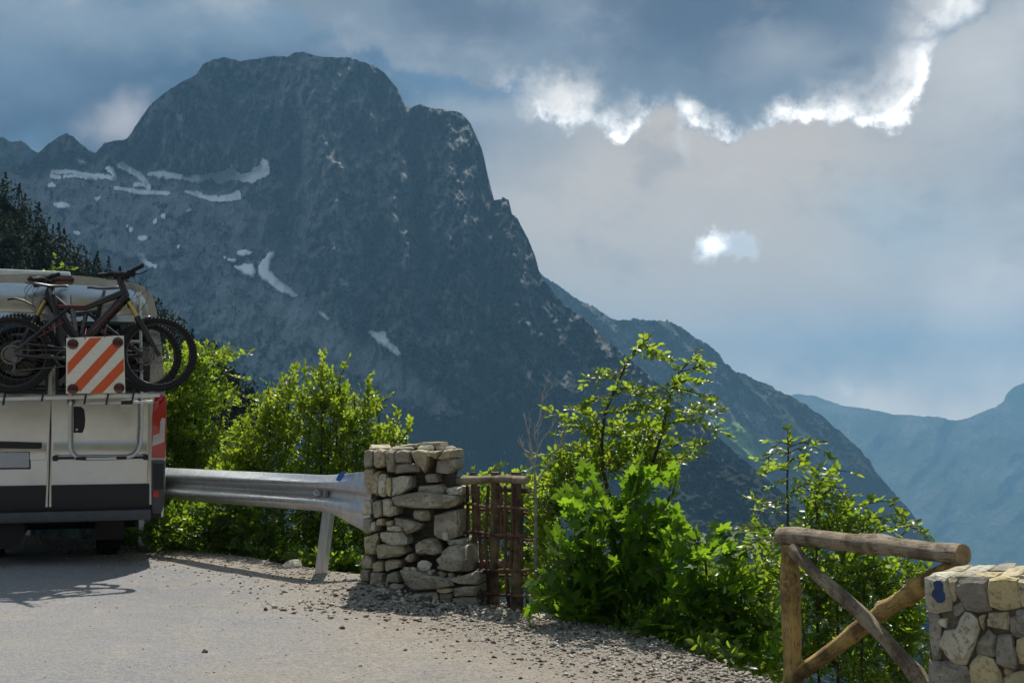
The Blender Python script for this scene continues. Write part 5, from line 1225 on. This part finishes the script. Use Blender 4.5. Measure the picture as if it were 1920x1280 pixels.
        if keep:
            protos = []
            for j in range(5):
                vv = V.copy(); vv[:, 2] += .05 * np.sin(vv[:, 1] * (3 + j)) * (1 - .4 * j) ; q = mesh_obj('leaf', vv, Fc, mat, root, True, {'tint': np.full(len(V), .15 + .17 * j)}); protos.append(q)
            for i, k in enumerate(sel):
                o = protos[i] if i < 5 else protos[i % 5].copy()
                if i >= 5: COL.objects.link(o); o.parent = root
                Mx = Matrix(((Xa[k, 0], D[k, 0], N[k, 0]), (Xa[k, 1], D[k, 1], N[k, 1]), (Xa[k, 2], D[k, 2], N[k, 2]))).to_4x4()
                o.matrix_local = Matrix.Translation(Vector(P[k] - off)) @ Mx @ Matrix.Scale(float(S[k]), 4)
        # twigs: three-sided slivers
        A = np.concatenate([a for a, b, r in s.seg]); B = np.concatenate([b for a, b, r in s.seg]); R = np.concatenate([np.full(len(a), r) for a, b, r in s.seg])
        t_ = nrm(B - A); u = nrm(np.cross(t_, np.array([.3, .5, .81]))); w = np.cross(t_, u); vv = []
        for c, q in ((A, 1.0), (B, .8)):
            for k in range(3):
                a = 2 * math.pi * k / 3; vv.append(c + (u * math.cos(a) + w * math.sin(a)) * (R * q)[:, None])
        Vv = np.stack(vv, 1) - off; n = len(A); f = np.array([(0, 1, 4, 3), (1, 2, 5, 4), (2, 0, 3, 5)])[None] + (np.arange(n) * 6)[:, None, None]
        tag(mesh_obj('twigs', Vv.reshape(-1, 3), f.reshape(-1, 4), bark or M_bark, root), kind='stuff')
        return root
def ground_z(x, y):
    a = math.atan2(x, y); r = math.hypot(x, y); j = int(np.argmin(np.abs(a_list - a))); col = RR[:, j]
    return float(np.interp(r, col, Z[:, j]))
def plant_root(name, label, cat, px, depth, group=None):
    depth += Plant.dz; q = at(px, 900, depth); return thing(name, label, cat, (q.x, q.y, ground_z(q.x, q.y)), 0, group)
def stems(root, paths, depth, r0, r1, mat=None, name='trunk', base=None):
    """stems through photo points, rooted in the slope"""
    depth += Plant.dz; q = MB()
    for i, pp in enumerate(paths):
        pts = [at(x, y, depth + .05 * math.sin(i * 2.1)) for x, y in pp]; b = pts[0]; fx = Vector(root.location); foot_ = Vector((b.x * .55 + fx.x * .45, b.y * .8 + fx.y * .2, 0)); foot_.z = ground_z(foot_.x, foot_.y) - .1
        pts = [foot_, foot_.lerp(b, .5) + Vector((.02 * math.sin(i), 0, 0))] + pts; n = len(pts); q.tube([p - fx for p in pts], [r0 + (r1 - r0) * k / (n - 1) for k in range(n)], 7, True, .08, i)
    return q.build(name, mat or M_bark, root, smooth=True)

Plant.dz = 1.1; Plant.ks = 1.06; Plant.kl = 1.7
# --- beech just right of the van
r_ = plant_root('beech_tree', 'tall leafy beech directly behind the right corner of the van', 'tree', 360, 12.4)
p = Plant(1)
for b in [(345, 690, 60, 48), (395, 668, 50, 24), (330, 760, 60, 60), (400, 745, 45, 40), (375, 830, 80, 55), (330, 860, 60, 60), (320, 930, 50, 60), (390, 900, 70, 40)]: p.blob(*b, 12.4, .6, .056, 2.6, .24, 9, .45)
p.arm([(360, 690), (410, 664), (468, 660)], 12.2, .055, .05, .16, 6, .65); p.arm([(370, 720), (420, 700), (462, 712)], 12.2, .055, .05, .16, 6, .6); p.arm([(380, 760), (440, 742), (470, 745)], 12.1, .055, .05, .18, 6, .55)
for x in (95, 112): p.arm([(x, 560), (x + 4, 515), (x + 6, 484 + (x - 95))], 13.2, .045, .06, .10, 5, .7)
p.arm([(60, 540), (90, 505), (132, 503)], 13.2, .045, .06, .10, 5, .7)
p.blob(100, 560, 90, 40, 13.2, .5, .055, 2.0, .2, 8, .5)
stems(r_, [[(370, 960), (360, 850), (372, 730)], [(340, 960), (330, 820), (340, 700)], [(395, 940), (410, 830), (425, 720)]], 12.4, .045, .012); p.build(r_, M_beech)
# --- ash saplings behind the guard rail
def sapling(label, seed, paths, blobs, arms, depth, mat=None, size=.052, lai=2.3, tint=.6):
    px = paths[0][0][0]; rt = plant_root('ash_sapling', label, 'tree', px, depth, 'saplings behind the guard rail'); q = Plant(seed)
    for b in blobs: q.blob(*b, depth, .42, size, lai, .20, 9, tint, .8)
    for a in arms: q.arm(a, depth - .1, size, .055, .15, 7, tint + .1)
    stems(rt, paths, depth, .022, .006); q.build(rt, mat or M_ash)
sapling('tallest sapling behind the rail, its tip rising mid-way between van and pillar', 2, [[(600, 940), (604, 820), (606, 690)], [(575, 940), (580, 820), (590, 720)], [(628, 940), (632, 800), (625, 720)], [(612, 945), (618, 820), (640, 720)]],
        [(606, 715, 30, 36), (590, 765, 46, 44), (635, 755, 36, 44), (610, 830, 62, 48), (600, 890, 80, 40)], [[(606, 720), (604, 690), (612, 664)], [(630, 740), (640, 700), (652, 682)], [(585, 740), (570, 710), (572, 690)]], 11.2)
sapling('two-tipped sapling left of the tallest one behind the rail', 3, [[(530, 940), (538, 820), (543, 710)], [(500, 940), (506, 820), (508, 730)]],
        [(540, 735, 26, 36), (508, 765, 28, 40), (530, 810, 50, 46), (470, 830, 56, 50), (510, 880, 80, 44), (440, 890, 60, 50)], [[(543, 740), (545, 710), (552, 690)], [(508, 760), (504, 735), (500, 716)], [(480, 790), (465, 765), (440, 750)]], 11.4)
sapling('sapling with dark upright stems left of the pillar top', 4, [[(690, 940), (690, 820), (690, 730)], [(668, 940), (668, 830), (664, 740)], [(700, 940), (706, 840), (712, 770)]],
        [(688, 760, 30, 36), (665, 800, 40, 40), (700, 830, 44, 40), (670, 880, 60, 40)], [[(690, 750), (688, 725), (692, 708)], [(705, 780), (715, 755), (728, 745)]], 11.0)
sapling('low sapling nearest the pillar, leaning out over its top', 5, [[(735, 940), (735, 860), (738, 790)], [(760, 940), (758, 860), (764, 800)]],
        [(738, 815, 30, 32), (745, 860, 40, 30), (715, 890, 40, 30)], [[(738, 800), (748, 775), (742, 765)], [(750, 830), (765, 808), (768, 792)], [(720, 830), (712, 800), (705, 790)]], 10.8)
# --- low growth under the rail
rt = plant_root('undergrowth', 'dark thicket of leaves below the guard rail', 'thicket', 480, 11.2); p = Plant(6)
for b in [(330, 985, 60, 46), (400, 990, 70, 42), (480, 1000, 75, 46), (560, 1010, 75, 50), (640, 1020, 60, 58), (300, 1000, 30, 30), (690, 1000, 40, 60), (600, 950, 80, 40), (450, 950, 90, 30)]: p.blob(*b, 11.0, .5, .055, 2.5, .22, 9, .22)
for k in range(22):
    ex, ey = 215 + k * 22.5, float(np.interp(215 + k * 22.5, [e[0] for e in EDGE_PX], [e[1] for e in EDGE_PX])); ed = onground(ex, ey).y
    for h_ in (6, -22): c_ = at(ex, ey + h_, ed + .35); p.blob(ex, ey - 8 - h_, 26, 26, ed + (.75 if ex < 340 else .45) - Plant.dz + .1 * math.sin(k), .22, .055, 2.4, .2, 8, .22)
for k in range(14): x = 330 + k * 28; p.arm([(x, 1070), (x + 6, 1000), (x + 10 * math.sin(k), 950)], 10.9, .05, .09, .14, 5, .3)
p.build(rt, M_beech); rt['kind'] = 'stuff'
Plant.dz = .5; Plant.kl = 1.6
# --- behind the lattice and pillar
rt = plant_root('hazel_shrub', 'bright green shrub growing behind the stick lattice', 'shrub', 940, 9.9); p = Plant(7)
for b in [(905, 960, 60, 60), (960, 930, 60, 50), (1000, 960, 50, 70), (930, 1050, 70, 70), (1000, 1060, 50, 60), (880, 1080, 40, 50)]: p.blob(*b, 9.8, .4, .055, 2.3, .2, 9, .5)
p.arm([(900, 930), (910, 890), (935, 872)], 9.7, .05, .05, .14, 6, .7); p.arm([(940, 920), (965, 885), (1010, 875)], 9.7, .05, .05, .14, 6, .7); p.arm([(880, 930), (875, 895), (885, 885)], 9.7, .05, .06, .12, 5, .6)
stems(rt, [[(920, 1090), (925, 1000), (930, 920)], [(990, 1090), (995, 1000), (985, 910)]], 9.9, .02, .008); p.build(rt, M_beech)
# --- hornbeam with two open leaders
rt = plant_root('hornbeam_tree', 'slender tree with two open leafy leaders right of the lattice', 'tree', 1170, 8.7); p = Plant(8)
st1 = [(1150, 960), (1130, 880), (1128, 830), (1134, 775), (1150, 735), (1166, 700), (1182, 668), (1200, 650)]; st2 = [(1190, 960), (1220, 880), (1240, 815), (1250, 770), (1260, 730), (1274, 695), (1292, 680)]
for pts in (st1[2:], st2[2:]): p.arm(pts, 8.6, .052, .035, .10, 4, .6, .010)
ARMS = [[(1130, 830), (1075, 790), (1030, 768)], [(1134, 800), (1085, 800), (1050, 815)], [(1136, 775), (1190, 768), (1238, 762)], [(1166, 700), (1130, 705), (1096, 718)], [(1150, 738), (1120, 745), (1096, 764)], [(1182, 668), (1205, 645), (1232, 660)], [(1200, 652), (1225, 648), (1250, 675)],
        [(1258, 738), (1230, 730), (1205, 738)], [(1246, 795), (1300, 785), (1345, 808)], [(1250, 770), (1295, 768), (1338, 776)], [(1262, 725), (1300, 735), (1332, 752)], [(1274, 697), (1300, 690), (1322, 682)], [(1232, 840), (1280, 832), (1312, 830)], [(1240, 815), (1205, 800), (1175, 805)],
        [(1128, 850), (1060, 845), (1000, 856)], [(1225, 860), (1270, 862), (1296, 852)], [(1262, 720), (1290, 712), (1316, 716)], [(1130, 815), (1110, 780), (1080, 770)], [(1150, 740), (1170, 725), (1190, 735)], [(1250, 770), (1225, 750), (1200, 755)], [(1290, 682), (1300, 668), (1318, 690)]]
for i, a in enumerate(ARMS): p.arm(a, [8.6, 8.55 + .12 * math.sin(i * 2.3), 8.5 + .3 * math.sin(i * 2.3)], .052, .036, .17, 7, .62)
for b in [(1110, 860, 80, 40), (1190, 850, 80, 44), (1060, 880, 60, 36), (1040, 920, 56, 50), (1020, 1000, 44, 70), (1250, 870, 44, 26), (1160, 800, 50, 26), (1220, 800, 40, 26), (1090, 940, 60, 50), (1030, 1080, 50, 60)]: p.blob(*b, 8.8, .35, .054, 2.0, .2, 8, .55)
stems(rt, [st1, st2], 8.65, .020, .006); p.build(rt, M_beech)
Plant.dz = .75; Plant.ks = 1.08; Plant.kl = 1.5
# --- maple in front of it, broad leaves
rt = plant_root('maple_shrub', 'young maple with broad lobed leaves in front of the slender tree', 'tree', 1180, 7.7); p = Plant(9)
for b in [(1195, 912, 66, 36), (1130, 975, 70, 50), (1215, 985, 66, 56), (1075, 1040, 60, 48), (1160, 1060, 90, 60), (1240, 1060, 60, 60), (1050, 1110, 60, 34), (1130, 1130, 80, 40), (1220, 1140, 80, 50), (1090, 960, 40, 50)]: p.blob(*b, 7.5, .4, .108, 2.1, .24, 5, .42, .5, .6)
for a in [[(1190, 960), (1192, 920), (1200, 880)], [(1140, 970), (1120, 930), (1108, 900)], [(1080, 1050), (1040, 1060), (1015, 1082)], [(1240, 960), (1262, 930), (1268, 905)], [(1060, 1110), (1020, 1120), (996, 1135)], [(1180, 900), (1230, 890), (1258, 896)]]: p.arm(a, 7.2, .105, .06, .14, 3, .6)
stems(rt, [[(1180, 1100), (1190, 1000), (1196, 910)], [(1120, 1110), (1125, 1010), (1115, 920)], [(1220, 1110), (1235, 1010), (1255, 930)]], 7.6, .02, .007); p.build(rt, M_maple, MAP_V, MAP_F, 'foliage', 260)
rt = plant_root('maple_shrub', 'low maple spreading over the gravel edge toward the log fence', 'shrub', 1330, 7.1); p = Plant(10)
for b in [(1310, 1030, 60, 32), (1370, 1030, 44, 24), (1290, 1120, 60, 50), (1350, 1090, 60, 50), (1330, 1170, 70, 40), (1400, 1200, 50, 50), (1270, 1170, 50, 30)]: p.blob(*b, 6.95, .35, .095, 1.9, .22, 5, .45)
for a in [[(1300, 1020), (1340, 1000), (1385, 1010)], [(1360, 1010), (1400, 990), (1432, 1000)], [(1280, 1050), (1262, 1020), (1268, 1000)]]: p.arm(a, 6.9, .09, .06, .14, 4, .65)
stems(rt, [[(1320, 1160), (1325, 1080), (1320, 1020)], [(1370, 1160), (1372, 1090), (1385, 1020)]], 7.0, .016, .006); p.build(rt, M_maple, MAP_V, MAP_F, 'foliage', 130)
rt = plant_root('bramble_thicket', 'small-leaved thicket filling the gap left of the log fence post', 'thicket', 1400, 7.0); p = Plant(11)
for b in [(1390, 1100, 60, 60), (1440, 1060, 40, 50), (1430, 1160, 50, 70), (1350, 1140, 60, 60), (1440, 1240, 50, 50), (1290, 1190, 70, 40), (1200, 1160, 80, 40), (1380, 1230, 60, 30)]: p.blob(*b, 7.2, .35, .055, 2.2, .18, 8, .4)
for k in range(16):
    ex = 1005 + k * 24; ey = float(np.interp(ex, [e[0] for e in EDGE_PX], [e[1] for e in EDGE_PX])); ed = onground(ex, ey).y
    p.blob(ex, ey - 18, 28, 28, ed + .3 - Plant.dz, .22, .06, 2.0, .18, 7, .4)
for b in [(1090, 1090, 110, 70), (1200, 1110, 110, 80), (1310, 1130, 100, 80), (1400, 1170, 80, 80), (1460, 1230, 60, 60)]: p.blob(*b, 8.0, .4, .07, 2.4, .22, 9, .3)
p.arm([(1430, 1010), (1410, 980), (1425, 960)], 7.1, .05, .05, .12, 5, .7); p.build(rt, M_beech)
Plant.dz = .25; Plant.ks = 1.02; Plant.kl = 1.6
# --- beech behind the log fence
rt = plant_root('beech_sapling', 'beech sapling with a bare upright leader behind the log fence', 'tree', 1520, 6.9); p = Plant(12)
lead = [(1480, 1060), (1477, 980), (1476, 900), (1478, 850), (1479, 812)]
p.arm(lead[3:], 6.8, .046, .05, .07, 3, .6, .006)
ARMH = [[(1478, 832), (1466, 828), (1456, 836)], [(1478, 848), (1452, 850), (1432, 862)], [(1478, 838), (1508, 828), (1544, 846)], [(1478, 872), (1450, 876), (1436, 890)], [(1478, 868), (1490, 860), (1502, 866)], [(1478, 900), (1462, 904), (1452, 914)], [(1477, 945), (1440, 938), (1412, 938)], [(1477, 930), (1500, 912), (1520, 902)], [(1477, 962), (1450, 958), (1420, 966)], [(1478, 850), (1500, 838), (1512, 850)],
        [(1530, 960), (1535, 900), (1532, 880)], [(1534, 910), (1560, 880), (1592, 884)], [(1532, 900), (1520, 880), (1506, 876)], [(1540, 930), (1570, 910), (1582, 930)], [(1560, 980), (1610, 945), (1670, 938)], [(1570, 985), (1620, 975), (1690, 960)], [(1600, 1000), (1680, 985), (1722, 990)], [(1640, 1000), (1700, 985), (1742, 1002)], [(1480, 1010), (1440, 985), (1392, 990)], [(1480, 1020), (1430, 1010), (1400, 1020)], [(1550, 950), (1590, 930), (1620, 950)],
        [(1620, 1070), (1680, 1050), (1735, 1075)], [(1640, 1100), (1700, 1090), (1742, 1110)], [(1640, 1150), (1690, 1130), (1740, 1150)]]
for i, a in enumerate(ARMH): p.arm(a, [6.8, 6.75 + .15 * math.sin(i * 1.7), 6.7 + .3 * math.sin(i * 1.7)], .05, .045, .12, 5, .6, .005)
for b in [(1545, 925, 34, 36), (1570, 965, 44, 26), (1520, 985, 50, 30), (1600, 985, 60, 26), (1500, 1060, 60, 40), (1580, 1060, 80, 50), (1660, 1080, 70, 50), (1540, 1130, 70, 60), (1640, 1150, 80, 60), (1700, 1180, 50, 70), (1510, 1220, 60, 60), (1600, 1230, 80, 60), (1690, 1260, 60, 50), (1440, 1020, 34, 20), (1720, 1090, 24, 40)]: p.blob(*b, 7.0, .35, .052, 2.1, .18, 8, .48)
stems(rt, [lead, [(1530, 1080), (1532, 980), (1531, 890)], [(1570, 1090), (1590, 1010), (1640, 960)], [(1620, 1100), (1640, 1040), (1700, 995)]], 6.9, .012, .004); p.build(rt, M_beech)
# --- dead bush
rt = plant_root('dead_bush', 'leafless grey twigs standing between the lattice and the slender tree', 'bush', 1003, 8.9); rr = random.Random(4); q = MB(); fx = Vector(rt.location)
def twig(a, b, r, lev):
    pts = [a.lerp(b, k / 4) + Vector((rr.uniform(-1, 1), rr.uniform(-1, 1), rr.uniform(-1, 1))) * (b - a).length * .05 for k in range(5)]; pts[0] = a
    q.tube([p_ - fx for p_ in pts], [r * (1 - .15 * k) for k in range(5)], 5)
    if lev:
        for k in range(rr.randint(2, 4)):
            s_ = pts[rr.randint(1, 4)]; d = (b - a).normalized() + Vector((rr.uniform(-1, 1), rr.uniform(-1, 1), rr.uniform(-.2, .8))) * .8; twig(s_, s_ + d.normalized() * (b - a).length * rr.uniform(.35, .6), r * .55, lev - 1)
for x0, y0, x1, y1 in ((1004, 900, 1006, 790), (1006, 800, 1018, 735), (1000, 880, 985, 800), (1005, 850, 1035, 800), (1010, 900, 1050, 830), (998, 870, 972, 820)): twig(at(x0, y0, 8.9), at(x1, y1, 8.85), .008, 2)
q.tube([Vector((0, 0, -.1)), at(1004, 900, 8.9) - fx], .012, 6); tag(q.build('twigs', M_dead, rt), kind='stuff')

# ================================================================== loose stones and grit
def pebbles(name, n, sampler, smin, smax, mats, seed, label, dens_flat=.6):
    rg = np.random.default_rng(seed); XY = sampler(rg, n); n = len(XY); zz = plat(XY[:, 0], XY[:, 1])
    oc = np.array([(1, 0, 0), (-1, 0, 0), (0, 1, 0), (0, -1, 0), (0, 0, 1), (0, 0, -1)], float); f = np.array([(0, 2, 4), (2, 1, 4), (1, 3, 4), (3, 0, 4), (2, 0, 5), (1, 2, 5), (3, 1, 5), (0, 3, 5)])
    s = smin * (smax / smin) ** (rg.random(n) ** 3.0); V = oc[None] * rg.uniform(.6, 1.25, (n, 6, 1)); V = V + rg.normal(size=(n, 6, 3)) * .18; V[..., 2] *= dens_flat
    a = rg.uniform(0, 6.28, n); c, q = np.cos(a)[:, None], np.sin(a)[:, None]; V = np.stack([V[..., 0] * c - V[..., 1] * q, V[..., 0] * q + V[..., 1] * c, V[..., 2]], -1) * s[:, None, None]
    V += np.stack([XY[:, 0], XY[:, 1], zz + s * .25], -1)[:, None]
    return tag(mesh_obj(name, V.reshape(-1, 3), (f[None] + (np.arange(n) * 6)[:, None, None]).reshape(-1, 3), mats, attrs={'tint': np.repeat(rg.random(n), 6)}), label, 'gravel', kind='stuff')
t = NT('loose_gravel'); tn = t.attr('tint'); cr = t.n('ShaderNodeValToRGB', {0: tn}); e = cr.color_ramp.elements; e[0].color = (.06, .055, .05, 1); e[1].position = 1; e[1].color = (.48, .45, .40, 1)
for ps, c in ((.2, (.10, .09, .08, 1)), (.35, (.28, .24, .19, 1)), (.7, (.40, .36, .31, 1))): k = e.new(ps); k.color = c
t.set(Base_Color=cr.outputs[0], Roughness=.9, Specular_IOR_Level=.2); M_grv = t.m
def edge_r(a): return np.interp(a, EA, ER)
def samp_edge(rg, n):
    a = rg.uniform(-.5, .5, n); e = edge_r(a); r = e + .05 - np.abs(rg.normal(size=n)) * 1.1; k = (r > 4.5); return np.stack([r * np.sin(a), r * np.cos(a)], -1)[k]
def samp_all(rg, n):
    a = rg.uniform(-.5, .5, n); e = edge_r(a); r = 4.6 + (e - 4.6) * rg.random(n); return np.stack([r * np.sin(a), r * np.cos(a)], -1)
def samp_right(rg, n):
    a = rg.uniform(-.12, .36, n); e = edge_r(a); r = e + .08 - np.abs(rg.normal(size=n)) * .9; k = r > 4.6; return np.stack([r * np.sin(a), r * np.cos(a)], -1)[k]
pebbles('gravel', 17000, samp_edge, .003, .019, M_grv, 1, 'loose gravel scattered along the edge of the layby')
pebbles('gravel', 3000, samp_all, .002, .010, M_grv, 2, 'scattered grit over the worn road surface')
pebbles('gravel', 12000, samp_right, .003, .024, M_grv, 3, 'thick loose gravel on the shoulder in front of the bushes')
def samp_foot(rg, n):
    p_ = np.array([-.75, 8.75]) + rg.normal(size=(n, 2)) * np.array([.42, .28]); return p_
pebbles('rubble', 2600, samp_foot, .004, .034, M_grv, 4, 'broken mortar and stone chips round the pillar foot')
def samp_ledge(rg, n): return None
rgl = np.random.default_rng(8)
for i in range(46):
    x = rgl.uniform(340, 690); y = 905 + (x - 340) / 350 * 40 + rgl.uniform(-15, 8); q_ = pz(x, y, rgl.uniform(.02, .2)); r = rgl.uniform(.012, .03)
    stone('chip', [q_ + pr * (r * math.cos(a)) + Vector((-pr.y, pr.x, 0)) * (r * math.sin(a)) for a in (0, 1.2, 2.3, 3.4, 4.4, 5.4)], Vector((0, 0, 1)), r * .7, .01, SM['gpg'[i % 3]], pillar, 700 + i)
